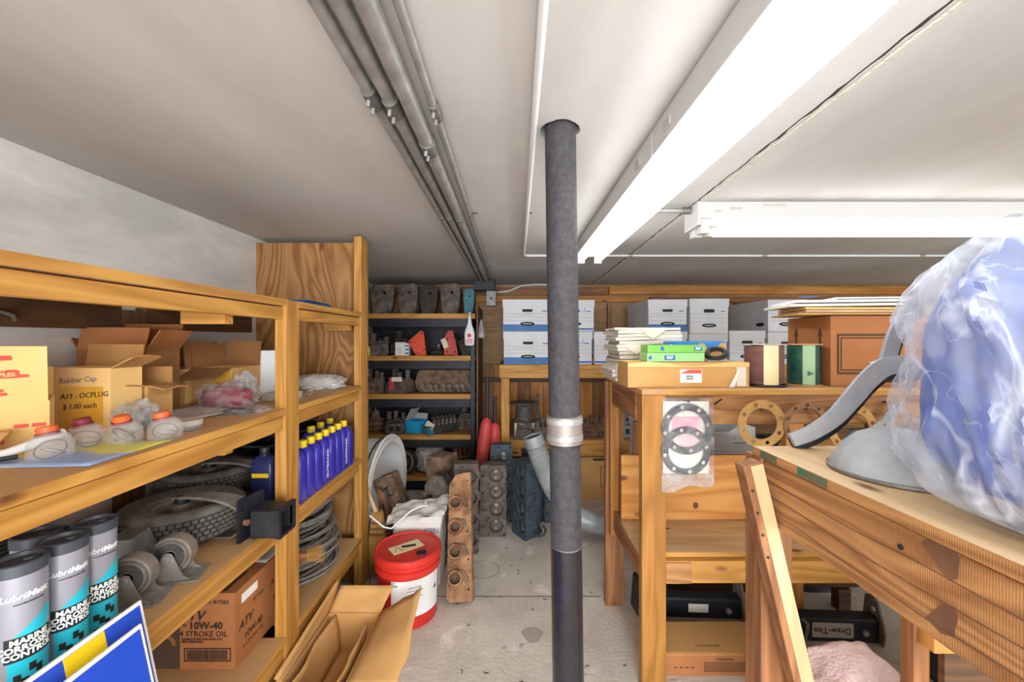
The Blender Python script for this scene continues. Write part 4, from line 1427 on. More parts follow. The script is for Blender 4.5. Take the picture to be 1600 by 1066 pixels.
bell(-1.12, .21, .255, 'leftmost dark cast housing on the top rack shelf', 'cast_grey', 8)
bell(-.895, .18, .26, 'second dark cast housing from the left on the top rack shelf', 'cast_grey', -4)
bell(-.72, .165, .25, 'third dark cast housing on the top rack shelf, in the middle', 'cast_dark', 3)
bell(-.53, .18, .26, 'dark cast housing next to the teal one on the top rack shelf', 'cast_grey', -3)
bell(-.372, .10, .215, 'teal painted cast housing at the right end of the top rack shelf', 'cast_teal', 0)

z = RZL[1]
junk('wire_reel', 'grey finned alternator at the left of the second rack shelf', -1.17, 3.62, z, .17, .16, .20, 'cast_grey', 21, 15, tubes=2)
junk('gear_housing', 'dark bell casting behind the white box on the second rack shelf', -.955, 3.72, z, .22, .20, .23, 'cast_dark', 22, -10, tubes=1)
t = thing('parts_box', 'small white and blue parts box on the second rack shelf', 'box', (-.935, 3.54, z))
MB().box(-1.0, -.915, 3.505, 3.575, z + .001, z + .115, bev=.002).build('box_body', 'paper_white', t)
MB().box(-.914, -.890, 3.52, 3.575, z + .001, z + .105).build('box_end', 'white_print', t)
for k in range(3):
    MB().box(-.9145, -.8895, 3.5192, 3.5198, z + .012 + .032 * k, z + .028 + .032 * k).build('blue_stripe', 'ink_blue', t)
MB().box(-.960, -.955, 3.5040, 3.5048, z + .01, z + .06).build('tape_line', 'ink_grey', t)
MB().box(-.995, -.955, 3.5040, 3.5048, z + .058, z + .062).build('tape_line', 'ink_grey', t)
t = thing('yellow_box', 'small yellow box by the far shelf post on the rack', 'box', (-1.215, 3.52, z))
MB().box(-1.245, -1.215, 3.503, 3.53, z + .001, z + .08, bev=.002).build('box_body', 'yellow_plastic', t)
MB().box(-1.24, -1.22, 3.5024, 3.5030, z + .03, z + .05).build('box_label', 'white_print', t)


def shield(x, label, mat, pts, rz, dmat, holes):
    t = thing('flywheel_housing', label, 'engine part', (x, 3.58, z + .001), rz, 'painted housings on the second rack shelf')
    MB().plate(pts, [circ(a, b_, .007, 8) for a, b_ in holes], .018, face((0, 0, 0), (1, 0, 0), (0, 0, 1))).build('flange_plate', mat, t, local=True)
    cx = sum(p[0] for p in pts) / len(pts)
    cz = sum(p[1] for p in pts) / len(pts)
    MB().lathe([(.068, 0), (.064, .05), (.048, .12), (.03, .14), (0, .14)], 22, T(cx + .015, .001, cz + .012) @ RX(-90)).build('bell', dmat, t, smooth=True, local=True)
    MB().box(cx - .03, cx + .02, -.024, -.0185, cz - .01, cz + .004, bev=.002).build('rib', mat, t, local=True)
    return t


shield(-.80, 'bright orange triangular housing on the second rack shelf', 'paint_orange', [(-.035, 0), (.055, 0), (.03, .205), (.005, .215), (-.10, .125), (-.095, .105)], 0, 'cast_brown', [(-.02, .02), (.035, .05), (.015, .19), (-.082, .115)])
s_ = shield(-.535, 'red housing with a cream tag on the second rack shelf', 'paint_red', [(-.055, .005), (.065, 0), (.045, .12), (.02, .215), (-.02, .215), (-.06, .14)], 0, 'cast_dark', [(.04, .03), (.025, .15), (-.03, .03), (-.03, .14)])
tag_card(s_, T(-.585, 3.556, z + .105) @ RZ(0) @ RX(90) @ RZ(-68), .085, .045)
s_ = shield(-.372, 'dark slate housing at the right end of the second rack shelf', 'cast_dark', [(-.06, .0), (.06, 0), (.06, .20), (.02, .21), (-.10, .115), (-.09, .09)], 0, 'cast_dark', [(-.03, .03), (-.06, .10), (.02, .03)])
t = thing('round_gear', 'dark round gear lying behind the cream tag on the rack', 'gear', (-.67, 3.74, z))
MB().lathe([(0, .001), (.075, .001), (.08, .02), (.08, .04), (.03, .045), (.03, .07), (0, .07)], 30, T(-.67, 3.74, z)).build('gear_body', 'cast_dark', t, smooth=True)
MB().lathe([(0, .07), (.018, .07), (.018, .10), (0, .10)], 12, T(-.67, 3.74, z)).build('shaft', 'dull_steel', t, smooth=True)

# third rack shelf
z = RZL[2]
junk('oil_pump', 'rusty oil pump with a red bracket at the left of the third rack shelf', -1.195, 3.62, z, .16, .14, .205, 'cast_grey', 31, 5, mat2='cast_brown')
o = junk('water_pump', 'brown water pump with a white tag on the third rack shelf', -.98, 3.62, z, .22, .15, .205, 'cast_brown', 33, -12, mat2='cast_grey', tubes=3)
tag_card(o, front(-.985, 3.50, z + .125) @ RZ(180), .09, .038)
MB().box(-1.06, -1.02, 3.52, 3.535, z + .03, z + .14, bev=.004).build('red_bracket', 'paint_red', o)
t = thing('valve_head', 'long rusty cylinder head with a row of valve springs on the third rack shelf', 'engine part', (-.58, 3.6, z))
hx0, hx1 = -.855, -.335
ol = [(hx0, .10), (hx0 + .03, .165), (hx0 + .055, .20), (hx1, .20), (hx1 + .015, .17), (hx1 + .01, .005), (hx0 + .05, .005), (hx0 + .01, .03)]
MB().plate(ol, [], .13, face((0, 3.66, z), (1, 0, 0), (0, 0, 1)) @ T(0, 0, -.0)).build('casting', 'cast_brown', t)
MB().plate([(hx0 + .01, .125), (hx0 + .04, .195), (hx1, .195), (hx1, .125)], [circ(hx0 + .08 + .055 * k, .165 - .012 * (k % 2), .010, 8) for k in range(8)], .012, face((0, 3.529, z), (1, 0, 0), (0, 0, 1))).build('ledge', 'cast_brown', t)
for k in range(8):
    xx = hx0 + .085 + .0575 * k + (.006 if k % 2 else -.006)
    sp = []
    for i in range(60):
        a = i / 60 * 2 * PI * 4
        sp.append((xx + .017 * math.cos(a), 3.528 - .048 * i / 60, z + .062 + .017 * math.sin(a)))
    MB().tube(sp, .0032, 5).build('valve_spring', 'cast_dark', t, smooth=True)
    MB().cyl((xx, 3.53, z + .062), (xx, 3.474, z + .062), .0085, seg=10).build('valve_stem', 'valve_steel', t, smooth=True)
    MB().lathe([(.008, 0), (.021, 0), (.021, .006), (.008, .008)], 14, face((xx, 3.482, z + .062), (1, 0, 0), (0, 0, 1))).build('spring_cap', 'dust_grey', t, smooth=True)
    MB().ribbon([(xx - .005, 3.47, z + .07), (xx + .012, 3.462, z + .045), (xx + .02, 3.48, z + .012)], .014, .012, (0, 1, 0)).build('rocker', 'dust_grey', t, smooth=True)
t.location.y += .075
junk('pump_body', 'small grey casting on the end of the third rack shelf beyond the black upright', -.285 - .05, 3.86, z, .09, .11, .20, 'cast_grey', 35, 0, tubes=2)

# fourth rack shelf
z = RZL[3]
t = thing('belt_pulley', 'rusty belt pulley at the left of the fourth rack shelf', 'pulley', (-1.16, 3.6, z))
MB().lathe([(0, 0), (.035, 0), (.035, .02), (.085, .03), (.06, .05), (.085, .07), (.06, .09), (.085, .11), (.04, .12), (.03, .19), (0, .19)], 28, T(-1.205, 3.62, z + .001)).build('pulley_body', 'cast_brown', t, smooth=30)
MB().cyl((-1.205, 3.62, z + .19), (-1.205, 3.62, z + .225), .010, seg=10).build('shaft', 'dull_steel', t, smooth=True)
junk('carburetor', 'grimy grey carburettor left of the blue open box', -1.02, 3.60, z, .185, .13, .20, 'cast_dark', 41, 8, mat2='cast_grey', tubes=3)
c = carton('blue_box', 'bright blue carton with its lid propped open on the fourth rack shelf', -.845, 3.62, z + .001, .14, .13, .105, -24, 'blue_bright', [('left', -32, .12), ('back', 8, .05)], inside='paper_grey')
t = thing('rocker_assembly', 'teal-ended valve train with a white tag on the fourth rack shelf', 'engine part', (-.60, 3.6, z))
m = T(-.655, 3.56, z + .001) @ RZ(38)
MB().box(-.075, .20, -.045, .045, 0, .07, m=m, bev=.008).build('casting', 'cast_dark', t, smooth=True)
MB().box(-.11, -.055, -.062, .062, 0, .075, m=m @ RZ(0), bev=.008).build('teal_end', 'cast_teal', t, smooth=True, label='teal painted end block')
for k in range(6):
    mm = m @ T(-.03 + .040 * k, 0, .07)
    MB().lathe([(.012, 0), (.016, 0), (.016, .05), (.012, .052), (0, .052)], 12, mm @ T(0, -.015, 0)).build('valve_spring', 'cast_grey', t, smooth=True)
    MB().ribbon([mm @ Vector((0, -.03, .055)), mm @ Vector((0, 0, .072)), mm @ Vector((0, .03, .05))], .014, .012, m.to_3x3() @ Vector((1, 0, 0))).build('rocker', 'cast_grey', t, smooth=True)
tag_card(t, T(-.70, 3.485, z + .085) @ RZ(-20) @ RX(58) @ RZ(-25), .09, .05)
junk('gear_case', 'pale grey gear case at the right end of the fourth rack shelf', -.40, 3.75, z, .16, .16, .245, 'cast_grey', 44, -18, tubes=1)

# bottom rack shelf
z = RZL[4]
t = thing('ring_gear', 'dark toothed gear standing on the bottom rack shelf', 'gear', (-.90, 3.58, z))
m = T(-.905, 3.56, z + .106) @ RX(80) @ RY(-25)
gear = []
for i in range(72):
    r = .105 if i % 2 else .098
    a = 2 * PI * i / 72
    gear.append((r * math.cos(a), r * math.sin(a)))
MB().plate(gear, [circ(0, 0, .018, 14)] + [circ(.055 * math.cos(a), .055 * math.sin(a), .010, 8) for a in [k * PI / 3 for k in range(6)]], .03, m).build('toothed_disc', 'cast_dark', t)
MB().lathe([(.02, .03), (.035, .03), (.035, .055), (.02, .055)], 20, m).build('hub', 'dull_steel', t, smooth=True)
MB().lathe([(.07, .03), (.085, .03), (.08, .04), (.07, .04)], 28, m).build('raised_ring', 'dust_grey', t, smooth=True)
bag('grey_cover', 'pale grey canvas cover draped over parts on the bottom rack shelf', (-.72, 3.64, z + .12), (.14, .12, .135), 'paper_grey', None, None, 12, .35, cat='cover', ridge=.3)
junk('manifold_part', 'rusty manifold heap at the right of the bottom rack shelf', -.44, 3.62, z, .2, .18, .26, 'cast_brown', 46, 10, mat2='rust', tubes=4)
# things hung on the rack post
t = thing('hanging_bottle', 'white funnel-necked oil bottle hung on the black rack upright', 'bottle', (-.345, 3.46, 1.2))
b = MB()
rows = []
for zz, hw, hd in ((0, .030, .018), (.008, .040, .024), (.10, .044, .026), (.135, .036, .024), (.175, .020, .016), (.225, .012, .012), (.255, .010, .010)):
    rows.append([b.bm.verts.new((-.358 + x, 3.462 + y, 1.245 + zz)) for x, y in rrect(-hw, hw, -hd, hd, min(hw, hd) * .6)])
for A, B in zip(rows, rows[1:]):
    for i in range(len(A)):
        b.bm.faces.new((A[i], A[(i + 1) % len(A)], B[(i + 1) % len(A)], B[i]))
b.bm.faces.new(rows[0])
b.bm.faces.new(rows[-1])
b.build('bottle_body', 'white_plastic', t, smooth=35)
MB().cyl((-.358, 3.462, 1.495), (-.358, 3.462, 1.525), .013, seg=14).build('cap', 'white_enamel', t, smooth=True)
MB().box(-.375, -.342, 3.4348, 3.4358, 1.315, 1.345).build('red_mark', 'red_print', t)
MB().box(-.385, -.332, 3.4348, 3.4356, 1.26, 1.305).build('print_block', 'pink_card', t)
MB().tube([(-.358, 3.462, 1.522), (-.35, 3.47, 1.56), (-.335, 3.485, 1.585)], .003, 6).build('hang_cord', 'galvanised', t, smooth=True)
t = thing('hanging_bag', 'small clear bag hung right of the white bottle', 'bag', (-.27, 3.47, 1.3))
MB().lathe([(.004, .16), (.008, .15), (.02, .08), (.033, .02), (.028, .0), (0, -.004)], 12, T(-.262, 3.475, 1.31)).jitter(.008, 25, 4).build('bag_film', 'cloudy_film', t, smooth=60)
MB().blob((-.262, 3.475, 1.33), (.022, .015, .018), .3, 3, 5, 2).build('bag_contents', 'pink_card', t, smooth=True)
MB().tube([(-.262, 3.475, 1.465), (-.275, 3.472, 1.50), (-.30, 3.475, 1.515)], .002, 6).build('hang_cord', 'bolt_dark', t, smooth=True)

# ------------------------------------------------------------------ floor clutter, centre
cyl_head('cylinder_head', 'grey cylinder head facing the camera with four valve chambers, right of the tan manifold', T(-.125, 2.69, .001), .172, .47, .12, 'cast_grey', 4, 'cylinder heads standing on the floor')
cyl_head('cylinder_head', 'blue-black cylinder head turned edge-on beside the grey one', T(.045, 2.69, .001) @ RZ(-58), .165, .50, .12, 'cast_blue', 4, 'cylinder heads standing on the floor')
cyl_head('cylinder_head', 'blue cylinder head standing behind the top of the corrugated hose', T(.095, 2.93, .001) @ RZ(-70), .16, .50, .11, 'cast_blue', 4, 'cylinder heads standing on the floor')
cyl_head('cylinder_head', 'light blue cylinder head half hidden behind the black pole', T(.31, 2.90, .001) @ RZ(8), .165, .47, .11, 'cast_blue', 4, 'cylinder heads standing on the floor')
cyl_head('cylinder_head', 'grey cylinder head with a scalloped edge behind the tan manifold', T(-.272, 2.47, .001) @ RZ(6), .15, .545, .11, 'cast_grey', 4, 'cylinder heads standing on the floor', chain=True)
cyl_head('cylinder_head', 'dark cylinder head turned sideways, left of the scalloped one', T(-.395, 2.60, .001) @ RZ(62), .16, .565, .13, 'cast_brown', 4, 'cylinder heads standing on the floor')
t = thing('peaked_casting', 'grey casting with a peaked top in front of the sideways head', 'engine part', (-.375, 2.42, 0))
m = T(-.435, 2.40, .001) @ RZ(-20)
ol = [(-.075, 0), (.075, 0), (.075, .43), (.03, .50), (-.02, .505), (-.075, .44)]
MB().plate(ol, [rrect(-.055, -.005, .36, .40, .008), rrect(-.055, -.005, .27, .31, .008), rrect(-.055, -.005, .18, .22, .008), circ(.045, .35, .018), circ(.045, .22, .018)], .022, m @ face((0, 0, 0), (1, 0, 0), (0, 0, 1))).build('face_plate', 'cast_grey', t)
MB().plate([(a * .9, b_ * .98) for a, b_ in ol], [], .08, m @ face((0, .081, 0), (1, 0, 0), (0, 0, 1))).build('casting', 'cast_dark', t)
for k in range(3):
    MB().plate(rrect(-.085, -.004, .165 + .09 * k, .235 + .09 * k - .01, .008), [rrect(-.055, -.012, .18 + .09 * k, .217 + .09 * k, .006)], .012, m @ face((0, -.0225, 0), (1, 0, 0), (0, 0, 1))).build('port', 'cast_grey', t)
cyl_head('cylinder_head', 'dark blue cylinder head tops behind the grey head beneath the red pads', T(-.075, 2.90, .001), .15, .55, .10, 'cast_blue', 4, 'cylinder heads standing on the floor')

# tan manifold leaning back
t = thing('exhaust_manifold', 'tan rusty exhaust manifold with five round ports leaning upright on the floor', 'manifold', (-.25, 2.0, 0))
mm = T(-.255, 2.005, .012) @ RX(-33) @ RY(-4)
FH = .615
ol = [(-.062, .02), (-.045, 0), (.03, .0), (.062, .0), (.062, FH), (.03, FH), (-.02, FH - .01), (-.055, FH - .06)]
pz = [.10 + .118 * k for k in range(4)]
MB().plate(ol, [circ(-.020, z_, .025, 16) for z_ in pz] + [circ(.045, .05 + .13 * k, .005, 8) for k in range(5)], .03, mm @ face((0, 0, 0), (1, 0, 0), (0, 0, 1))).build('flange_plate', 'cast_tan', t)
MB().box(.034, .066, .001, .055, .002, FH - .005, m=mm, bev=.004).build('rail', 'cast_tan', t)
MB().box(-.05, .03, .002, .05, .03, FH - .04, m=mm, bev=.012).build('log_pipe', 'cast_brown', t)
for z_ in pz:
    prof = [(.0255, 0), (.027, .024), (.034, .026), (.038, .020), (.040, 0)]
    MB().lathe(prof, 22, mm @ face((-.020, -.029, z_), (1, 0, 0), (0, 0, 1)) @ Matrix.Diagonal((1.05, 1.0, 1, 1))).build('port', 'cast_tan', t, smooth=True)
    for s in (-1, 1):
        MB().lathe([(.004, 0), (.0125, 0), (.0125, .010), (.004, .010)], 12, mm @ face((-.040, -.030, z_ + s * .046), (1, 0, 0), (0, 0, 1))).build('bolt_ear', 'cast_tan', t, smooth=True)
    MB().ribbon([mm @ Vector((.0, -.032, z_ + .03)), mm @ Vector((.022, -.040, z_ + .02)), mm @ Vector((.04, -.034, z_ - .02))], .02, .016, mm.to_3x3() @ Vector((0, 1, 0))).build('web', 'cast_brown', t, smooth=True)

# big white rim with castings leaning in it
t = thing('white_drum', 'large white flanged drum standing on edge behind the far shelf post', 'drum', (-.95, 2.68, 0))
m = T(-.81, 2.68, .34) @ RZ(-5) @ Matrix.Scale(.93, 4) @ RY(90)
MB().lathe([(.27, -.02), (.30, -.012), (.305, -.16), (.31, -.165), (.322, -.10), (.330, -.02), (.352, -.012), (.358, 0), (.352, .010), (.335, .008), (.318, .0), (.30, .004)][4:] + [(.298, -.04), (.29, -.28), (.0, -.285)], 64, m).build('drum_shell', 'rim_white', t, smooth=35)
MB().lathe([(.323, -.10), (.323, -.38), (.30, -.40), (0, -.40)], 64, m).build('outer_wall', 'rim_white', t, smooth=35)
MB().torus(.333, .006, m @ T(0, 0, -.045), 64, 6).build('bead', 'rubber_dark', t, smooth=True)
cyl_head('cylinder_head', 'tan-faced cylinder head leaning inside the white drum', T(-.615, 2.47, .001) @ RZ(-8) @ RY(-22), .13, .49, .12, 'cast_brown', 3, 'leaning castings', side_ports=False)
t = thing('angle_bracket', 'rusty angle bracket leaning below the white drum', 'bracket', (-.69, 2.36, 0))
mm = T(-.685, 2.37, .0) @ RY(-14) @ RX(-8)
MB().plate([(-.02, 0), (.025, 0), (.025, .40), (-.01, .44), (-.02, .40)], [rrect(-.008, .014, .30, .34, .006), circ(.003, .20, .008), circ(.003, .10, .008)], .006, mm @ face((0, 0, 0), (1, 0, 0), (0, 0, 1))).build('web', 'rust', t)
MB().box(.022, .028, .0, .05, 0, .41, m=mm).build('flange', 'cast_grey', t)
junk('grease_part', 'black greasy casting on the floor between drum and pail', -.785, 2.37, .001, .08, .08, .22, 'cast_dark', 51, 20, tubes=2)

# white ruckled bin behind the pail
t = thing('white_sack', 'stained white plastic sack of parts behind the red pail', 'sack', (-.50, 2.24, 0))
b = MB()
rows = []
for k in range(9):
    v = k / 8
    zz = .36 * v
    rows.append([b.bm.verts.new((-.50 + x, 2.245 + y, .001 + zz + (.02 if v == 1 and x > 0 else 0))) for x, y in rrect(-.135 + .02 * (1 - v), .128 - .01 * (1 - v), -.10, .09, .03, 6)])
for A, B in zip(rows, rows[1:]):
    for i in range(len(A)):
        b.bm.faces.new((A[i], A[(i + 1) % len(A)], B[(i + 1) % len(A)], B[i]))
b.bm.faces.new(rows[0])
b.jitter(.014, 9, 2)
for v in b.bm.verts:
    v.co.z = max(v.co.z, .001)
b.build('sack_wall', 'paper_white', t, smooth=60)
MB().grid(lambda u, v: Vector((-.66 + .31 * u, 2.12 + .22 * v, .34 + .05 * u + .03 * mnoise.noise(Vector((u * 5, v * 5, 2))) + .02 * v)), 14, 12).build('top_fold', 'paper_white', t, smooth=60)
text('C2N', .04, face((-.42, 2.128, .30), (1, 0, .1), (0, .5, 1)), 'ink_grey', t)
MB().tube([P(578, 806, 2.1), P(600, 824, 2.08), P(612, 826, 2.08), P(640, 800, 2.12), P(655, 792, 2.15), P(668, 790, 2.17), P(664, 784, 2.17)], .0045, 8).build('bail_wire', 'white_plastic', t, smooth=True)

# red pail
t = thing('red_pail', 'red plastic pail with a red lid and white label on the floor', 'bucket', (-.494, 1.95, 0))
mp = T(-.494, 1.95, .001)
MB().lathe([(0, 0), (.130, 0), (.134, .004), (.142, .235), (.152, .237), (.153, .262), (.146, .264), (.146, .272), (.153, .274), (.153, .284), (.146, .287), (.1455, .295)], 64, mp).build('pail_body', 'red_plastic', t, smooth=35)
MB().lathe([(.150, .286), (.157, .288), (.158, .300), (.156, .312), (.150, .316), (.145, .315), (.141, .309), (0, .309)], 64, mp).build('lid', 'red_plastic', t, smooth=35)
fa = math.atan2(-1.95, .494)
mp2 = mp
lab = MB()
lab.grid(lambda u, v: Vector((-.494 + (.1372 + .0040 * v + .0022) * math.cos(fa - .55 + 1.75 * u), 1.95 + (.1372 + .0040 * v + .0022) * math.sin(fa - .55 + 1.75 * u), .062 + .165 * v)), 24, 3)
lab.build('paper_label', 'white_print', t, smooth=True)
for k in range(4):
    zz = .075 + .014 * k
    r = .1372 + .0035 * (zz - .062) / .165 + .0014
    MB().lathe([(r, 0), (r, .0014)], 24, T(-.494, 1.95, zz), arc=(fa - .5, fa + 1.1)).build('label_line', 'ink_grey', t)
lg = lambda a, zz: T(-.494, 1.95, 0) @ RZ(math.degrees(fa + a)) @ face((.1410, 0, zz), (0, 1, 0), (0, 0, 1))
MB().plate([(-.012, -.009), (.012, -.009), (0, .012)], [], .0006, lg(-.42, .212) @ T(0, 0, .0012)).build('warning_triangle', 'ink_black', t)
MB().plate([(-.011, -.009), (.011, -.009), (.011, .009)], [], .0006, lg(.95, .16) @ T(0, 0, .0015)).build('label_mark', 'ink_black', t)
for k, ww in enumerate((.06, .075, .05, .07)):
    MB().box(-ww / 2, ww / 2, -.0012, .0012, 0, .0005, m=lg(.2, .195 - .014 * k) @ T(0, 0, .0016 + .001)).build('label_line', 'ink_grey', t)
tm = mp @ T(-.01, .0, .3095) @ RZ(38)
MB().box(-.075, .075, -.040, .036, 0, .0012, m=tm).build('lid_label', 'label_cream', t)
MB().box(-.02, .045, -.006, .014, .0012, .0018, m=tm @ RZ(-20)).build('label_panel', 'print_dark', t)
MB().tube([tm @ Vector((-.06, -.02, .0016)), tm @ Vector((-.04, .02, .0016)), tm @ Vector((-.03, -.025, .0016))], .002, 5).build('label_panel', 'red_print', t)
MB().lathe([(.018, 0), (.024, .0), (.023, .006), (.018, .006), (.016, .003), (0, .003)], 24, mp @ T(.075, -.055, .309)).build('spout_cap', 'black_plastic', t, smooth=True)
MB().box(-.003, .003, -.159, -.156, .288, .314, m=mp @ RZ(20)).build('lid_tab', 'red_plastic', t)
MB().tube([Vector((-.494 - .156, 1.94, .235)), Vector((-.494 - .163, 1.90, .20)), Vector((-.494 - .155, 1.86, .165)), Vector((-.494 - .14, 1.85, .155))], .0025, 6).build('bail_wire', 'bolt_dark', t, smooth=True)

# corn broom
t = thing('straw_broom', 'straw broom head standing behind the far shelf post', 'broom', (-.74, 2.26, 0))
br = MB()
g = random.Random(12)
for k in range(110):
    u = g.uniform(-1, 1)
    v = g.uniform(-1, 1)
    br.tube([(-.74 + .025 * u, 2.258 + .018 * v, .35), (-.74 + .045 * u, 2.258 + .025 * v, .20), (-.735 + .065 * u + g.gauss(0, .004), 2.258 + .036 * v, .004 + g.uniform(0, .02))], .0022, 4)
br.build('bristles', 'straw', t, kind='stuff')
for zz in (.29, .26, .23):
    MB().lathe([(.035 + (.30 - zz) * .25, 0), (.038 + (.30 - zz) * .25, .004), (.035 + (.30 - zz) * .25, .008)], 20, T(-.74, 2.258, zz) @ Matrix.Diagonal((1.25, .75, 1, 1))).build('stitching', 'rust', t, smooth=True)
MB().cyl((-.74, 2.258, .32), (-.868, 2.275, .62), .012, seg=12).build('handle', 'pale_z', t, smooth=True)

# red pads
for k, (a, b_, lb) in enumerate(((P(750, 745, 3.12), P(761, 652, 3.16), 'left and taller of the two padded red rolls beside the black rack'), (P(774, 735, 3.15), P(773, 660, 3.22), 'right and shorter padded red roll, next to the timber post'))):
    t = thing('padded_roll', lb, 'roll', (a.x, a.y, 0))
    a = Vector((a.x - (b_.x - a.x) * .6, a.y - .02, .03))
    n = 40
    pts = [a.lerp(b_, i / n) for i in range(n + 1)]
    r = [.046 * math.sqrt(max(.02, 1 - (2 * i / n - 1) ** 10)) * (1 + .03 * math.sin(i * 2.1)) for i in range(n + 1)]
    MB().tube(pts, r, 18).build('pad', 'red_pad', t, smooth=60)
    MB().cyl(b_ - Vector((0, 0, .02)), b_ + Vector((.0, .03, .30 - .1 * k)), .014, seg=10).build('core_rod', 'black_plastic', t, smooth=True)

# corrugated hose
hp = [P(833, 684, 2.47), P(846, 722, 2.47), P(866, 766, 2.50), P(893, 799, 2.56), P(922, 815, 2.63), P(950, 822, 2.66), P(980, 826, 2.66)]


def spline(pts, n):
    out = []
    for i in range(len(pts) - 1):
        p0, p1, p2, p3 = pts[max(i - 1, 0)], pts[i], pts[i + 1], pts[min(i + 2, len(pts) - 1)]
        for j in range(n):
            t_ = j / n
            out.append(.5 * ((2 * p1) + (p2 - p0) * t_ + (2 * p0 - 5 * p1 + 4 * p2 - p3) * t_ ** 2 + (3 * p1 - p0 - 3 * p2 + p3) * t_ ** 3))
    out.append(pts[-1])
    return out


pts = spline(hp, 26)
t = thing('corrugated_hose', 'grey corrugated exhaust hose lying behind the black pole', 'hose', tuple(hp[-2] - Vector((0, 0, .06))))
MB().tube(pts, [.0535 if i % 2 else .0600 for i in range(len(pts))], 22, cap=False).build('hose_wall', 'hose_grey', t, smooth=70)
MB().tube(pts[:6], [.0515] * 6, 22, cap=False).build('hose_lining', 'rubber_dark', t, smooth=True)
d_ = (pts[2] - pts[0]).normalized()
MB().tube([pts[0] - d_ * .012, pts[0] + d_ * .05], .0605, 22, cap=False).build('cuff', 'hose_grey', t, smooth=True)
t = thing('rubber_strap', 'short black rubber strap curled on the floor below the pole', 'strap', (.19, 2.6, 0))
MB().tube([P(835, 836, 2.62), P(843, 839, 2.6), P(850, 836, 2.6), P(853, 828, 2.62), P(848, 822, 2.66)], .0075, 8).build('strap_band', 'rubber_dark', t, smooth=True)
MB().cyl(P(843, 826, 2.64), P(845, 832, 2.62), .012, seg=8).build('hook', 'bolt_dark', t)

# open long carton in the foreground
t = thing('open_carton', 'long torn open cardboard carton on the floor in front of the red pail', 'box', (-.63, 1.52, 0))
x0, x1, y0, y1, h = -.762, -.545, 1.335, 1.70, .165
b = MB()
k = .005
b.box(x0, x1, y0, y1, .001, k)
b.box(x0, x0 + k, y0, y1, k, h)
b.box(x1 - k, x1, y0, y1, k, h)
b.box(x0 + k, x1 - k, y1 - k, y1, k, h)
b.box(x0 + k, x1 - k, y0, y0 + k, k, h)
b.build('carton_wall', 'cardboard', t, kind='stuff')


def flap(corn, nm='flap', wav=.008, seed=0, mat='cardboard'):
    a, bb, c_, d = [Vector(v) for v in corn]
    up = (bb - a).cross(d - a).normalized()
    o = MB().grid(lambda u, v: a.lerp(bb, u).lerp(d.lerp(c_, u), v) + up * wav * v * mnoise.noise(Vector((u * 2.5 + seed, v * 2, seed))) * 2, 12, 5).build(nm, mat, t, smooth=60)
    s = o.modifiers.new('thick', 'SOLIDIFY')
    s.thickness = .005
    s.offset = 0


flap([(x0 + .002, y0, h), (x0 + .002, y1, h), (-.738, 1.755, .285), (-.768, 1.32, .205)], seed=1)
flap([(x0, y1, h), (x1, y1, h), (x1 + .035, y1 + .07, .235), (x0 + .03, y1 + .055, .245)], seed=2)
flap([(x1, y1, h), (x1, y0, h), P(621, 1080, 1.34), P(658, 918, 1.62)], seed=3, wav=.02)
flap([(x0, y0, h), (x1, y0, h), (x1 - .01, y0 - .075, .155), (x0 - .002, y0 - .07, .165)], seed=5)
flap([(x0 + .055, y0 + .01, .02), (x0 + .055, y1 - .01, .02), (x0 + .03, y1 - .01, h * .98), (x0 + .03, y0 + .01, h * .98)], 'inner_panel', .01, 7)
flap([(x1 - .045, y0 + .01, .02), (x1 - .045, y1 - .06, .02), (x1 - .035, y1 - .06, h * 1.0), (x1 - .035, y0 + .01, h * 1.0)], 'inner_panel', .01, 8)
MB().blob((-.632, 1.50, .028), (.045, .12, .02), .3, 3, 4, 3, .007, ridge=.4).build('film_scrap', 'cloudy_film', t, smooth=60)

# ------------------------------------------------------------------ back timber shelf with file boxes
bs = thing('timber_shelving', 'two-level pine shelving along the back wall behind the black pole', 'shelf', (1.0, 3.6, 0))
SY0, SY1, U, Lo = 3.30, 3.94, 1.094, .495
MB().box(-.10, 3.0, SY0, SY1, U - .018, U, bev=.001).build('shelf_board', 'shelf_board', bs)
MB().box(-.10, 3.0, SY0 - .038, SY0 - .0005, U - .105, U - .001, bev=.003).build('front_rail', 'pine_x', bs)
MB().box(-.075, 3.0, SY0, SY1, Lo - .018, Lo, bev=.001).build('shelf_board', 'shelf_dusty', bs)
MB().box(-.02, 3.0, SY0 - .038, SY0 - .0005, Lo - .13, Lo - .001, bev=.003).build('front_rail', 'pine_x', bs)
for xx in (-.085, 1.42, 2.9):
    MB().box(xx, xx + .064, SY0 - .076, SY0 - .039, 0, U - .106 if xx < 0 else U - .002, bev=.003).build('post', 'pine_z', bs)
    MB().box(xx, xx + .064, SY1 - .04, SY1, 0, U - .02, bev=.003).build('post', 'pine_z', bs)
MB().box(.15, .2, SY0 + .02, SY1 - .05, U - .07, U - .0185, bev=.003).build('cleat', 'pine_y', bs)


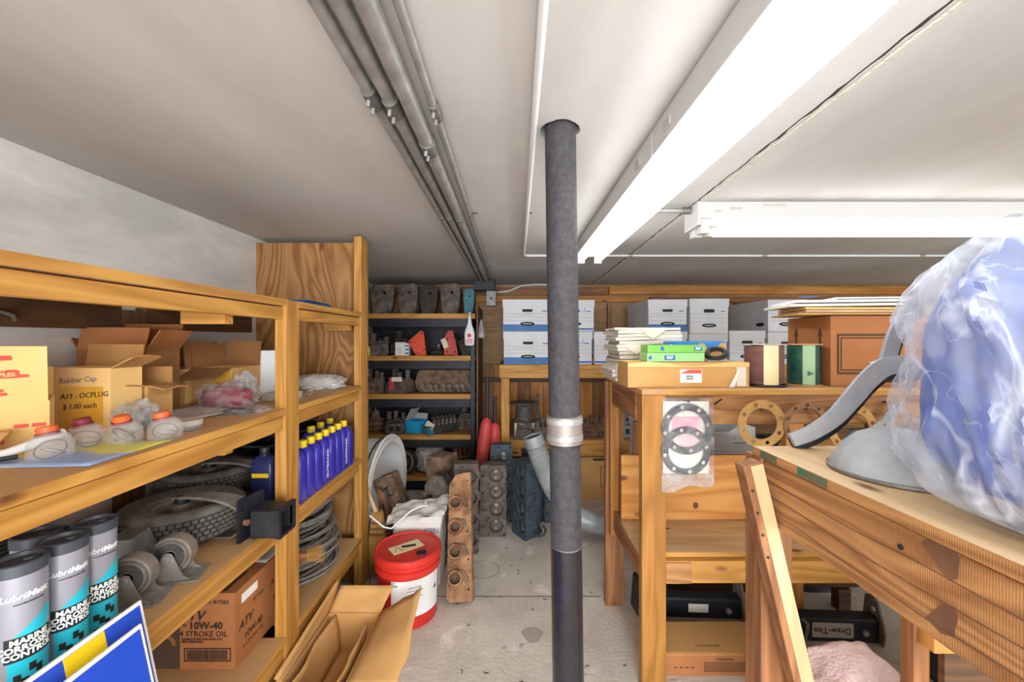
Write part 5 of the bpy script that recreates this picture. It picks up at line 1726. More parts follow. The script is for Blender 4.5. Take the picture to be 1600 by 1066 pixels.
def file_box(x, y, z, w, d, h, style, label, seed, group='white file boxes on the back shelf', rz=0, tilt_lid=False, writing=True):
    t = thing('file_box', label, 'box', (x, y, z + .001), rz, group)
    mt = 'file_white' if style != 'grey' else 'file_grey'
    MB().box(-w / 2, w / 2, -d / 2, d / 2, 0, h - .002, bev=.003).build('box_body', mt, t, local=True)
    lh = h * .22
    b = MB()
    e = .005
    b.box(-w / 2 - e, w / 2 + e, -d / 2 - e, d / 2 + e, h - .001, h + .003)
    for (a0, a1, b0, b1) in ((-w / 2 - e, w / 2 + e, -d / 2 - e, -d / 2 - e + .003), (-w / 2 - e, w / 2 + e, d / 2 + e - .003, d / 2 + e), (-w / 2 - e, -w / 2 - e + .003, -d / 2, d / 2), (w / 2 + e - .003, w / 2 + e, -d / 2, d / 2)):
        b.box(a0, a1, b0, b1, h - lh, h - .001)
    b.build('lid', mt, t, local=True)
    wt = W[t]
    f = lambda xx, zz, dd=.0006: wt @ front(xx, -d / 2 - dd, zz)
    hz = h * .66
    MB().plate(rrect(-.044, .044, -.014, .014, .012) if style != 'band' else [(-.044, .011), (.044, .011), (.038, -.011), (-.038, -.011)], [], .0012, f(0, hz, .0003)).build('hand_hole', 'ink_black', t)
    cols = {'band': 'file_blue', 'thin': 'ink_blue'}
    if style == 'band':
        MB().box(-w / 2 + .001, w / 2 - .001, -d / 2 - .0009, -d / 2 - .0002, .002, h * .22).build('blue_band', 'file_blue', t, local=True)
    if style == 'thin':
        MB().box(-w / 2 + .004, w / 2 - .004, -d / 2 - .0009, -d / 2 - .0002, .012, h * .10).build('blue_band', 'ink_blue', t, local=True)
        fr_ = MB()
        for xx in (w * .18,):
            fr_.plate(rrect(-.030, .030, -.026, .026, .002), [rrect(-.027, .027, -.023, .023, .002)], .0008, f(xx, h * .74))
        fr_.build('label_frame', 'ink_blue', t)
    for k in range(3):
        zz = h * (.56 - .11 * k)
        MB().box(-w / 2 + .006, w / 2 - .006, -d / 2 - .0007, -d / 2 - .0002, zz, zz + .0016).build('ruled_line', 'ink_grey', t, local=True)
    oz = h * .24
    ov = [(.058 * math.copysign(abs(math.cos(a)) ** .75, math.cos(a)), .0155 * math.sin(a)) for a in [2 * PI * i / 24 for i in range(24)]]
    MB().plate(ov, [], .0009, f(0, oz, .0012)).build('logo_badge', 'ink_black', t)
    text('BANKERS BOX', .0105, f(0, oz, .0024), 'white_print', t, bold=.0002)
    MB().box(w * .30, w * .42, -d / 2 - .0009, -d / 2 - .0002, h * .63, h * .66).build('small_print', 'ink_blue' if style != 'grey' else 'ink_grey', t, local=True)
    if style == 'grey' or style == 'thin':
        sf = lambda yy, zz: wt @ face((-w / 2 - .0006, yy, zz), (0, -1, 0), (0, 0, 1))
        MB().plate(ov, [], .0009, sf(-d * .32, oz)).build('logo_badge', 'ink_black', t)
    if writing:
        scribble(7, w * .45, .016, f(-w * .1, h * .52, .0008), 'ink_green' if style == 'band' else 'ink_grey', t, seed=seed)
    return t


FY = SY0 + .012
fb = lambda px0, px1, z, d, h, st, lb, sd, **k: file_box(((px0 + px1) / 2 - 800) / 640 * FY, FY + d / 2, z, (px1 - px0) / 640 * FY - .012, d, h, st, lb, sd, **k)
H1 = .262
fb(786, 864, U, .40, H1, 'band', 'lower blue-banded file box left of the black pole', 1)
fb(785, 863, U + H1 + .006, .40, H1 - .008, 'band', 'upper blue-banded file box left of the black pole', 2)
fb(864.5, 926, U, .58, H1, 'thin', 'lower file box just right of the black pole with a label frame', 3)
fb(865, 929, U + H1 + .006, .58, H1 - .012, 'thin', 'upper file box just right of the black pole with a label frame', 4)
fb(927.5, 991, U, .58, H1, 'thin', 'file box half hidden behind the stack of newspapers', 5)
fb(1012, 1074, U, .60, H1, 'band', 'lower file box behind the newspapers and the blue box', 6)
fb(1012, 1074, U + H1 + .006, .60, H1 - .008, 'band', 'upper file box with dated handwriting behind the newspapers', 7)
fb(1076, 1137, U, .60, H1 - .02, 'grey', 'lower plain file box behind the bright blue box', 8)
fb(1077, 1139, U + H1 - .014, .60, H1 + .018, 'grey', 'upper plain file box above the bright blue box', 9, writing=False)
fb(1139, 1196, U, .60, H1 + .008, 'grey', 'single low file box behind the brown wire spool', 10, writing=False)
fb(1199, 1258, U, .60, H1 - .004, 'grey', 'lower file box behind the green spool', 11, writing=False)
fb(1199, 1258, U + H1 + .002, .60, H1 - .006, 'grey', 'upper file box under the tips of the flat cardboard stack', 12, writing=False)

# things on the lower back shelf
z = Lo
t = thing('cable_spool', 'dark steel spool on a white carton on the lower back shelf', 'spool', (.10, 3.45, z))
MB().box(.02, .20, 3.39, 3.55, z + .001, z + .11, bev=.003).build('carton_base', 'paper_cream', t)
MB().lathe([(0, 0), (.105, 0), (.108, .008), (.075, .02), (.062, .05), (.062, .10), (.075, .135), (.118, .152), (.118, .162), (0, .162)], 36, T(.10, 3.46, z + .112)).build('reel', 'cast_grey', t, smooth=35)
for k in range(7):
    MB().torus(.066, .006, T(.10, 3.46, z + .165 + .011 * k), 30, 6).build('winding', 'dull_steel', t, smooth=True)
junk('carburetor', 'spiky grey carburettor in front of the steel spool', .10, 3.33, z, .15, .07, .125, 'cast_grey', 61, -8, tubes=4)
t = junk('intake_manifold', 'grey intake manifold with square ports left of the black pole', .275, 3.335, z, .22, .08, .16, 'cast_grey', 62, 5, tubes=4)
for k in range(3):
    xx = .30 + .09 * k if k else .235
t = thing('timing_chain', 'tall link chain standing behind the intake manifold', 'chain', (.21, 3.5, z))
for k in range(18):
    MB().cyl((.20 + .005 * (k % 2), 3.50, z + .012 + .0185 * k), (.235 + .005 * (k % 2), 3.50, z + .012 + .0185 * k), .0095, seg=8).build('link', 'cast_grey', t, smooth=True)
t = thing('timing_chain', 'second link chain, close against the black pole', 'chain', (.32, 3.52, z))
for k in range(18):
    MB().cyl((.315 + .006 * (k % 2), 3.52, z + .012 + .0185 * k), (.35 + .006 * (k % 2), 3.52, z + .012 + .0185 * k), .0095, seg=8).build('link', 'cast_brown', t, smooth=True)
t = junk('rocker_heap', 'heap of rusty rocker parts on the lower back shelf right of the pole', .70, 3.40, z, .27, .14, .18, 'cast_brown', 63, -10, mat2='rust', tubes=5)
for k in range(7):
    MB().cyl((.60 + .03 * k, 3.30 + .012 * (k % 2), z + .02), (.585 + .03 * k, 3.38, z + .15 + .012 * (k % 3)), .009, seg=8).build('rod', 'cast_grey', t, smooth=True)
junk('starter_motor', 'pale blue and grey starter motor at the right of the rusty heap', .955, 3.44, z, .18, .14, .21, 'cast_blue', 64, 12, mat2='dome_grey', tubes=2)
junk('starter_motor', 'blue-grey starter motor seen between the workbench posts', 1.165, 3.44, z, .18, .14, .20, 'dome_grey', 65, -12, mat2='cast_blue', tubes=2)
c = carton('floor_carton', 'closed carton on the floor under the back shelf, right of the pole', .735, 3.46, .001, .42, .30, .34, 0, 'cardboard', [], open_top=False)
MB().box(-.08, .06, -.1512, -.1502, .315, .335).build('tape_patch', 'print_brown', c, local=True)
text('FRAGILE', .022, W[c] @ front(.06, -.1506, .28), 'print_brown', c)
MB().plate(rrect(-.08, .09, -.15, .02, .004), [rrect(-.076, .086, -.146, .016, .003)], .001, W[c] @ front(.06, -.1504, .25)).build('label_frame', 'print_brown', c)
for k in range(6):
    MB().box(-.0, .12, -.1512, -.1503, .12 + .02 * k, .124 + .02 * k).build('print_line', 'print_brown', c, local=True)

# ------------------------------------------------------------------ middle workbench
w1 = thing('workbench', 'pine workbench with a lower shelf right of the black pole', 'bench', (1.3, 1.8, 0))
BZ = 1.115
MB().box(.474, 2.35, 1.495, 2.09, BZ - .018, BZ, bev=.0015).build('worktop', 'shelf_board', w1)
MB().box(.566, 2.35, 1.493, 1.4952, BZ - .018, BZ - .0005).build('edge_strip', 'pine_x', w1)
MB().box(.480, 2.35, 1.540, 1.576, BZ - .135, BZ - .0185, bev=.003).build('front_rail', 'rough_x', w1)
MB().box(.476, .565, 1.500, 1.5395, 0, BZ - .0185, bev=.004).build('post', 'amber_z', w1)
MB().box(.456, .545, 1.995, 2.033, 0, BZ - .0185, bev=.004).build('post', 'brown_z', w1)
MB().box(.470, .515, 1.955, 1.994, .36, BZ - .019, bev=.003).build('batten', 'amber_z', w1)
MB().box(.476, .513, 1.578, 1.954, BZ - .125, BZ - .0185, bev=.003).build('side_rail', 'brown_y', w1)
MB().box(.535, .56, 1.60, 1.66, BZ - .12, BZ - .02, m=None, bev=.002).build('splinter', 'pine_z', w1)
for xx in (2.22,):
    MB().box(xx, xx + .089, 1.500, 1.5395, 0, BZ - .0185, bev=.004).build('post', 'pine_z', w1)
    MB().box(xx, xx + .089, 1.995, 2.033, 0, BZ - .0185, bev=.004).build('post', 'pine_z', w1)
LZ = .498
x = .566
for k, wd in enumerate((.135, .135)):
    y0 = 1.542 + .137 * k
    MB().box(.482, 2.30, y0, y0 + wd, LZ - .018, LZ, bev=.0015).build('shelf_plank', 'pale_x', w1)
MB().box(.566, 2.21, 1.540, 1.5418, LZ - .018, LZ - .0005).build('edge_strip', 'pine_x', w1)
MB().box(.566, 2.219, 1.512, 1.5398, LZ - .10, LZ - .0185, bev=.003).build('lower_rail', 'pine_x', w1)
MB().box(.566, .66, 1.505, 1.5115, LZ - .098, LZ - .022, bev=.002).build('splice_block', 'rough_x', w1)
MB().box(.485, .523, 1.541, 1.99, LZ - .108, LZ - .0185, bev=.003).build('lower_side_rail', 'brown_y', w1)
MB().box(.485, 2.30, 1.815, 1.835, LZ + .001, .785, bev=.002).build('back_board', 'orange_x', w1)
MB().box(.548, .575, 1.835, 1.86, .47, .93, bev=.002).build('back_cleat', 'brown_z', w1)
MB().tube([P(1116, 632, 1.535), P(1128, 624, 1.533)], .0028, 6).build('nail', 'bolt_dark', w1)
kz = (1.3 - (615 - 530) / 640 * 1.54)
MB().lathe([(0, 0), (.008, 0), (.008, .0012), (0, .0012)], 12, front((1101 - 800) / 640 * 1.538, 1.5399, kz)).build('knot', 'dark_wood_x', w1)
MB().lathe([(0, 0), (.012, 0), (.012, .0008), (0, .0008)], 14, front((1087 - 800) / 640 * 1.815, 1.8149, 1.3 - (790 - 530) / 640 * 1.815) @ Matrix.Diagonal((1, 1.2, 1, 1))).build('knot', 'dark_wood_x', w1)

# newspapers
g = random.Random(19)
zz = BZ + .001
cx, cy = .603, 1.90
for k in range(15):
    th_ = g.uniform(.011, .019)
    last = k >= 13
    wv = .27 if k > 5 else .29
    o = MB()
    x0_, x1_ = cx - wv / 2 + g.uniform(-.012, .012) - (.012 if k < 3 else 0), cx + wv / 2 + g.uniform(-.01, .01)
    y0_, y1_ = cy - .12 + g.uniform(-.008, .008), cy + .14
    n = 10
    zt = zz
    o.grid(lambda u, v: Vector((x0_ + (x1_ - x0_) * u, y0_ + (y1_ - y0_) * v, zt + th_ * .5 + .0015 * math.sin(u * 6 + k))), n, 8)
    oo = o.build('newspaper', 'newsprint' if k % 3 else 'paper_cream', label=('lowest', 'second lowest', 'third from the bottom', 'fourth from the bottom', 'fifth from the bottom', 'sixth from the bottom', 'seventh from the bottom', 'middle', 'ninth from the bottom', 'x', 'eleventh from the bottom', 'fourth from the top', 'third from the top', 'second from the top', 'x')[k] + ' folded newspaper of the tall stack on the workbench', cat='newspaper', group='stacked newspapers')
    s = oo.modifiers.new('thick', 'SOLIDIFY')
    s.thickness = th_ * .86
    s.offset = 0
    oo.rotation_euler.z = math.radians(g.uniform(-4, 4))
    if k == 14:
        oo['label'] = 'topmost newspaper of the tall stack with one corner folded down'
        del oo['group']
        cr = MB()
        cr.grid(lambda u, v: Vector((x0_ + .07 + .13 * u + .02 * v, y0_ - .008 - .001 * v, zt + th_ - .055 * v * (1 - abs(2 * u - 1)))), 8, 6)
        W[oo] = oo.matrix_basis.copy()
        c_ = cr.build('folded_corner', 'paper_cream', oo, smooth=True)
        s = c_.modifiers.new('thick', 'SOLIDIFY')
        s.thickness = .002
    if k == 9:
        cr = MB()
        cr.grid(lambda u, v: Vector((x0_ + .02 + .12 * u, y0_ - .010 - .001 * v, zt + th_ - .045 * v * (1 - abs(2 * u - 1)))), 8, 6)
        W[oo] = oo.matrix_basis.copy()
        c_ = cr.build('folded_corner', 'paper_cream', oo, smooth=True)
        s = c_.modifiers.new('thick', 'SOLIDIFY')
        s.thickness = .002
        oo['label'] = 'newspaper with a hanging folded corner halfway up the tall stack'
        del oo['group']
    zz += th_

# long tray carton
c = carton('tray_carton', 'long shallow tan carton with a red and white label at the bench edge', .672, 1.635, BZ + .001, .462, .15, .092, 0, 'cardboard', [], open_top=False)
MB().grid(lambda u, v: Vector((-.231 + .462 * u, -.077 - .001, .090 + .008 * math.sin(u * 9) * v - .012 * (1 - v))), 16, 2).build('lid_lip', 'cardboard_light', c, local=True)
MB().box(-.032, .050, -.0765, -.0752, .018, .068).build('label_card', 'white_print', c, local=True)
MB().plate([(-.030, 0), (.048, 0), (.048, .014), (.0, .014)], [], .0006, W[c] @ front(0, -.0768, .053)).build('red_flash', 'red_print', c)
text('SEVIT', .009, W[c] @ front(-.015, -.0769, .058), 'ink_black', c)
for k in range(2):
    MB().box(-.010, .018, -.0772, -.0766, .030 + .009 * k, .036 + .009 * k).build('print_line', 'ink_grey', c, local=True)
sheet('paper_slip', 'loose paper slip stuck out of the front of the tan carton', 'paper', [(.822, 1.552, BZ + .001), (.842, 1.55, BZ + .001), (.868, 1.553, BZ + .072), (.858, 1.555, BZ + .068)], 'paper_white', .001)
MB().box(.855, .89, 1.5575, 1.5590, BZ + .006, BZ + .078).build('paper_flap', 'paper_cream', label='cream paper flap on the right end of the tan carton', cat='paper')
TZ = BZ + .098
t = thing('green_box', 'upper bright green parts box on the tan carton', 'box', (.63, 1.62, TZ + .034))
MB().box(.522, .742, 1.575, 1.665, TZ + .035, TZ + .064, bev=.0015).build('box_body', 'green_box', t)
MB().box(.700, .730, 1.5735, 1.5748, TZ + .043, TZ + .058).build('badge', 'ink_blue', t)
text('SKF', .013, front(.715, 1.5733, TZ + .0505), 'white_print', t, bold=.0004)
MB().box(.572, .584, 1.5735, 1.5748, TZ + .043, TZ + .058).build('badge', 'ink_blue', t)
t = thing('green_box', 'lower pale green parts box under the bright green one', 'box', (.62, 1.61, TZ))
MB().box(.516, .735, 1.563, 1.66, TZ + .001, TZ + .034, bev=.0015).build('box_body', 'green_box_light', t)
MB().box(.582, .622, 1.5615, 1.5628, TZ + .007, TZ + .025).build('badge', 'ink_blue', t)
text('SKF', .016, front(.602, 1.5613, TZ + .016), 'white_print', t, bold=.0004)
MB().box(.522, .533, 1.5615, 1.5628, TZ + .010, TZ + .022).build('badge', 'ink_blue', t)
t = thing('blue_parts_box', 'bright blue parts box behind the green boxes', 'box', (.80, 1.76, BZ))
MB().box(.655, .895, 1.722, 1.80, BZ + .001, BZ + .176, bev=.002).build('box_body', 'blue_box', t)
MB().box(.657, .682, 1.7205, 1.7218, BZ + .14, BZ + .170).build('badge', 'ink_blue', t)
text('B', .022, front(.669, 1.7203, BZ + .155), 'white_print', t, bold=.0006)
t = thing('cable_pack', 'coil of black cable in a torn tan sleeve on the tan carton', 'cable', (.80, 1.60, TZ))
hh = MB()
hh.grid(lambda u, v: Vector((.745 + .12 * u, 1.655 + .004 * math.sin(u * 7), TZ + .002 + v * (.052 + .018 * math.sin(u * 9)))), 16, 4)
o = hh.build('torn_sleeve', 'cardboard', t)
s = o.modifiers.new('thick', 'SOLIDIFY')
s.thickness = .003
pts = []
for i in range(150):
    a = 2 * PI * i / 24
    r = .030 + .006 * math.sin(i * .7)
    pts.append((.805 + 1.15 * r * math.cos(a), 1.612 + .028 * math.sin(a) * 1.0, TZ + .030 + .018 * math.sin(a + .5) + .006 * math.sin(i * .21)))
MB().tube(pts, .0042, 6).build('cable_coil', 'black_plastic', t, smooth=True)
MB().box(.755, .862, 1.575, 1.65, TZ + .001, TZ + .004).build('grey_card', 'paper_grey', t)


def spool(label, x, y, rf, rw, h, wm, lm, a0, a1):
    t = thing('wire_spool', label, 'spool', (x, y, BZ + .001))
    for zz in (0, h - .004):
        MB().lathe([(.012, zz), (rf, zz), (rf, zz + .004), (.012, zz + .004)], 36).build('spool_flange', 'paper_grey' if lm != 'pale_green' else 'cardboard', t, smooth=35, local=True)
    MB().lathe([(.013, .004), (rw * .7, .004), (rw * .7, h - .004), (.013, h - .004)], 24).build('spool_core', 'cardboard', t, smooth=35, local=True)
    pts = []
    n = int(h / .0065)
    for k in range(n * 28):
        a = 2 * PI * k / 28
        pts.append((rw * math.cos(a), rw * math.sin(a), .008 + (h - .016) * k / (n * 28)))
    MB().tube(pts, .0042, 5).build('winding', wm, t, smooth=True, local=True)
    MB().lathe([(rw + .005, .005), (rw + .005, h - .005)], 20, arc=(math.radians(a0), math.radians(a1))).build('paper_label', lm, t, smooth=True, local=True)
    return t


spool('spool of brown wire with a cream label on the workbench', 1.008, 1.64, .078, .066, .165, 'spool_wire', 'label_cream', -122, -78)
sp2 = spool('spool of dark green wire with a pale green label beside the big brown carton', 1.176, 1.655, .064, .052, .165, 'teal_wire', 'pale_green', -127, -82)
MB().plate([(-.014, .0), (.008, .010), (.008, -.010)], [], .0008, W[sp2] @ RZ(-103) @ face((.0580, 0, .05), (0, 1, 0), (0, 0, 1)) @ RZ(180)).build('arrow_mark', 'teal_wire', sp2)
MB().tube([(1.00 + .066 * math.cos(a / 5), 1.60 + .045 * math.sin(a / 5), BZ + .0055) for a in range(10, 40)], .0042, 6).build('cable_loop', 'black_plastic', label='loop of black cable around the foot of the brown spool', cat='cable', smooth=True)

# big brown carton and flat stack
c = carton('printed_carton', 'big brown carton with printed arrow and double frame on the bench', 1.485, 1.745, BZ + .001, .45, .25, .272, 0, 'cardboard_brown', [], open_top=False)
for (o0, o1) in ((0, .008), (.014, .019)):
    MB().plate(rrect(-.20 + o0, .23, .045 + o0, .205 - o0, .001), [rrect(-.20 + o1, .23 - .004, .045 + o1, .205 - o1, .001)], .0008, W[c] @ front(0, -.1254, 0)).build('printed_frame', 'print_brown', c)
for yy in (-.07, .07):
    MB().plate([(-.006, 0), (.006, 0), (.006, .15), (.014, .15), (0, .19), (-.014, .15), (-.006, .15)], [], .0008, W[c] @ face((-.2254, yy, .045), (0, -1, 0), (0, 0, 1))).build('printed_arrow', 'print_brown', c)
g = random.Random(2)
zz = BZ + .281
mats = ['cardboard', 'pale_x', 'cardboard_light', 'paper_white', 'white_plastic', 'paper_white']
lbs = ['lowest flat tan board of the stack on the big brown carton', 'second thin pale board of the stack on the big brown carton', 'third flat tan card of the stack on the big brown carton', 'white card just above the tan ones on the big brown carton', 'white padded envelope near the top of the flat stack', 'topmost white sheet of the flat stack on the big brown carton']
for k in range(6):
    th_ = (.006, .010, .008, .010, .010, .006)[k]
    L0, L1 = 1.10 + .035 * k + g.uniform(-.02, .02), 1.85
    if k in (3, 4):
        L0 = 1.09 + .03 * (k - 3)
    o = MB()
    ol = [(L0, 1.60 + .004 * k), (L1, 1.59 + .006 * k), (L1, 1.84), (L0 + .05, 1.85)]
    o.plate(ol, [], th_, T(0, 0, zz))
    for v in o.bm.verts:
        v.co.z += .0012 * k + (v.co.x - L0) * .012 * (k > 2)
    o.build('flat_board' if k < 3 else 'white_card', mats[k], label=lbs[k], cat='card', group='flat cards stacked on the brown carton')
    zz += th_ + (.0045 if k > 2 else .0015)
MB().box(1.16, 1.215, 1.606, 1.66, zz + .004, zz + .0055).build('blue_sticker', 'file_blue', label='blue label lying at the left tip of the flat stack', cat='card')

# gaskets hung along the front rail
def ring(name, label, m, ro, ri, n, hr, t_, mat, group=None):
    t = thing(name, label, 'gasket', tuple(m.to_translation()), 0, group)
    rm = (ro + ri) / 2
    MB().plate(circ(0, 0, ro, 44), [circ(0, 0, ri, 36)] + [circ(rm * math.cos(a), rm * math.sin(a), hr, 10) for a in [2 * PI * k / n + .3 for k in range(n)]], t_, m).build('ring_plate', mat, t)
    return t


for lb, px, py, ro, ri, n, mt, dy in (('leftmost tan ring gasket hung on the workbench front', 1189, 662, .087, .056, 8, 'gasket_tan', 0), ('brown ring gasket between two tan ones on the workbench front', 1257, 663, .082, .060, 10, 'gasket_brown', .006), ('right tan ring gasket partly behind the lever', 1331, 670, .088, .060, 9, 'gasket_tan', 0)):
    t = ring('ring_gasket', lb, front((px - 800) / 640 * 1.49, 1.494 - dy - .005, 1.3 - (py - 530) / 640 * 1.49), ro, ri, n, .0075, .004, mt, 'ring gaskets hung on the bench front')
    cxx, czz = W[t].to_translation().x, W[t].to_translation().z
    rm = (ro + ri) / 2
    MB().cyl((cxx, 1.478 - dy, czz + ri - .004), (cxx, 1.539, czz + ri - .004), .003, seg=8).build('nail', 'bolt_dark', t)
    if mt == 'gasket_brown':
        MB().plate(circ(0, 0, ro * .98, 40), [circ(0, 0, ri * .99, 32)], .004, front(cxx + .004, 1.4935 - .001, czz - .004)).build('second_ring', 'gasket_brown', t)
t = thing('bracket_gasket', 'grey flat bracket gasket hung right of the tan rings', 'gasket', (1.33, 1.48, .97))
bpx = [(1405, 628), (1392, 632), (1376, 655), (1358, 668), (1334, 686), (1338, 699), (1362, 690), (1388, 676), (1398, 652), (1408, 642)]
ol = [((a - 800) / 640 * 1.485, 1.3 - (b_ - 530) / 640 * 1.485) for a, b_ in bpx]
MB().plate(ol, [circ((1400 - 800) / 640 * 1.485, 1.3 - (635 - 530) / 640 * 1.485, .006), circ((1380 - 800) / 640 * 1.485, 1.3 - (664 - 530) / 640 * 1.485, .006), circ((1352 - 800) / 640 * 1.485, 1.3 - (684 - 530) / 640 * 1.485, .006)], .004, face((0, 1.484, 0), (1, 0, 0), (0, 0, 1))).build('bracket_plate', 'dome_grey', t)
MB().plate(circ(0, 0, .045, 28), [circ(0, 0, .028, 24)] + [circ(.036 * math.cos(a), .036 * math.sin(a), .004, 8) for a in (0, 1.6, 3.1, 4.7)], .004, front((1338 - 800) / 640 * 1.49, 1.489, 1.3 - (690 - 530) / 640 * 1.49)).build('small_ring', 'gasket_grey', t)
MB().cyl((ol[0][0] - .01, 1.475, ol[0][1] - .008), (ol[0][0] - .01, 1.539, ol[0][1] - .008), .003, seg=8).build('nail', 'bolt_dark', t)

# bagged gaskets
t = thing('gasket_pack', 'clear bag of two grey ring gaskets hung on the workbench post', 'bag', (.64, 1.48, .8))
pd = 1.484
q = lambda px, py: ((px - 800) / 640 * pd, 1.3 - (py - 530) / 640 * pd)
a, b_ = q(1038, 640)[0], q(1110, 640)[0]
MB().box(a, b_, 1.4955, 1.4965, q(0, 742)[1], q(0, 628)[1]).build('white_card', 'paper_white', t)
MB().box(q(1052, 0)[0], q(1096, 0)[0], 1.4945, 1.4953, q(0, 702)[1], q(0, 652)[1]).build('pink_insert', 'pink_card', t)
for (px, py, ro, ri, nm, yy) in ((1074, 671, .093, .067, 'upper_gasket', 1.489), (1073, 706, .090, .064, 'lower_gasket', 1.492)):
    rm = (ro + ri) / 2
    MB().plate(circ(0, 0, ro, 44), [circ(0, 0, ri, 36)] + [circ(rm * math.cos(a_), rm * math.sin(a_), .0078, 10) for a_ in [2 * PI * k / 8 + .2 for k in range(8)]], .002, front(*(lambda p: (p[0], yy, p[1]))(q(px, py)))).build(nm, 'gasket_grey', t)
fl_ = MB()
fl_.grid(lambda u, v: Vector((q(1034 + 82 * u, 0)[0], 1.4845 - .003 * abs(mnoise.noise(Vector((u * 4, v * 5, 1)))), q(0, 622 + (128 + 16 * (.5 - u) + 4 * math.sin(u * 9)) * v)[1])), 14, 16)
fl_.build('bag_film', 'clear_film', t, smooth=True)
fl_ = MB()
fl_.grid(lambda u, v: Vector((q(1034 + 82 * u, 0)[0], 1.4855 - .008 * abs(mnoise.noise(Vector((u * 7, v * 3, 4)))), q(0, 742 + (22 + 12 * (.4 - u) + 3 * math.sin(u * 9)) * v)[1])), 14, 6)
fl_.build('bag_fold', 'cloudy_film', t, smooth=True)
MB().cyl((q(1076, 0)[0], 1.48, q(0, 628)[1]), (q(1076, 0)[0], 1.539, q(0, 628)[1]), .0025, seg=8).build('nail', 'bolt_dark', t)

# file boxes stacked on the floor behind the bench
fbx = 'file boxes on the floor behind the workbench'
file_box(1.12, 2.62, 0, .62, .40, .255, 'grey', 'lowest file box on the floor behind the workbench back board', 31, fbx, writing=False)
file_box(1.12, 2.62, .260, .62, .40, .255, 'grey', 'middle file box behind the workbench back board', 32, fbx, writing=False)
o = file_box(1.12, 2.62, .520, .62, .40, .255, 'grey', 'top white file box seen through the ring gaskets', 33, fbx, writing=False)
mm = T(1.17, 2.32, .80) @ RX(-28) @ RZ(-4)
t = thing('box_lid', 'loose white box lid with a dark oval badge behind the bag of gaskets', 'lid', (1.15, 2.15, .78))
MB().box(-.22, .10, -.10, .10, 0, .012, m=mm, bev=.003).build('lid_panel', 'file_white', t)
MB().plate([(.058 * math.cos(a_), .012 * math.sin(a_)) for a_ in [2 * PI * i / 24 for i in range(24)]], [], .001, mm @ T(-.02, .0, .0125)).build('logo_badge', 'ink_black', t)
junk('hose_bundle', 'black hose fitting behind the ring gaskets', 1.64, 2.35, .001, .30, .25, .86, 'black_plastic', 71, 0, tubes=2, flange=False)
t = thing('timber_offcut', 'orange timber offcut standing behind the brown gasket', 'timber', (1.3, 1.95, 0))
MB().box(1.245, 1.325, 1.86, 1.90, .001, .95, bev=.003).build('offcut_body', 'orange_z', t)
MB().box(1.245, 1.325, 1.8595, 1.9005, .945, .951).build('sawn_end', 'pale_z', t)

# ------------------------------------------------------------------ under the workbench
c = carton('flat_carton', 'flat brown carton with printed warning text on the floor under the bench', .80, 1.665, .001, .47, .17, .085, 0, 'cardboard_brown', [], open_top=False)
MB().box(-.235, .235, -.085, .085, .0895, .0905).build('top_panel', 'cardboard', c, local=True)
text('PRODUCTS', .018, W[c] @ topf(-.03, -.05, .0907) @ RZ(180), 'print_brown', c)
text('WARNING', .014, W[c] @ front(.02, -.0856, .062), 'print_brown', c, bold=.0003)
for k in range(5):
    MB().box(-.06, .13, -.0862, -.0853, .016 + .008 * k, .019 + .008 * k).build('print_line', 'print_brown', c, local=True)
for k in range(4):
    MB().box(-.175 + .022 * k, -.163 + .022 * k, -.0862, -.0853, .030, .034).build('print_line', 'print_brown', c, local=True)
g = random.Random(6)
tt = MB()
for k in range(46):
    tt.box(-.233 + .0101 * k, -.228 + .0101 * k, -.0875, -.0851, .0805, .086)
tt.build('torn_edge', 'cardboard', c, local=True, kind='stuff')


def hitch(label, x0, x1, y, z, h, lbl, rz=0, seed=0, up=True):
    t = thing('tow_bar', label, 'tow bar', ((x0 + x1) / 2, y, z), rz, 'black tow bars under the bench')
    L = (x1 - x0) / 2
    MB().plate(rrect(-.032, .032, 0, h, .012), [rrect(-.026, .026, .006, h - .006, .008)], 2 * L, face((-L, 0, .002), (0, 1, 0), (0, 0, 1))).build('square_tube', 'black_metal', t, local=True)
    for s in (-1, 1):
        ol = [(-.05, 0), (.05, 0), (.06, .05), (.045, .17), (.01, .19), (-.02, .17), (-.06, .06)]
        MB().plate(ol, [circ(0, .13, .012, 10), circ(.02, .09, .010, 10)], .008, face((s * (L + .001) - (.008 if s < 0 else 0), 0, .002), (0, 1, 0), (0, 0, 1))).build('end_plate', 'dust_grey', t, local=True)
    MB().cyl((s * L - .06, -.034, h * .5), (s * L - .06, -.045, h * .5), .012, seg=10).build('bolt_head', 'galvanised', t, local=True)
    if lbl == 'plain':
        MB().box(-.06, .03, -.0345, -.033, h * .35, h * .75).build('label_plate', 'paper_white', t, local=True)
    else:
        MB().plate(rrect(-.095, .075, h * .22, h * .82, .006), [], .0015, face((0, -.033, .002), (1, 0, 0), (0, 0, 1))).build('label_plate', 'paper_grey', t, local=True)
        text('Draw-Tite', .036, W[t] @ front(-.012, -.035, h * .53) @ RZ(180), 'ink_black', t, bold=.0005)
    return t


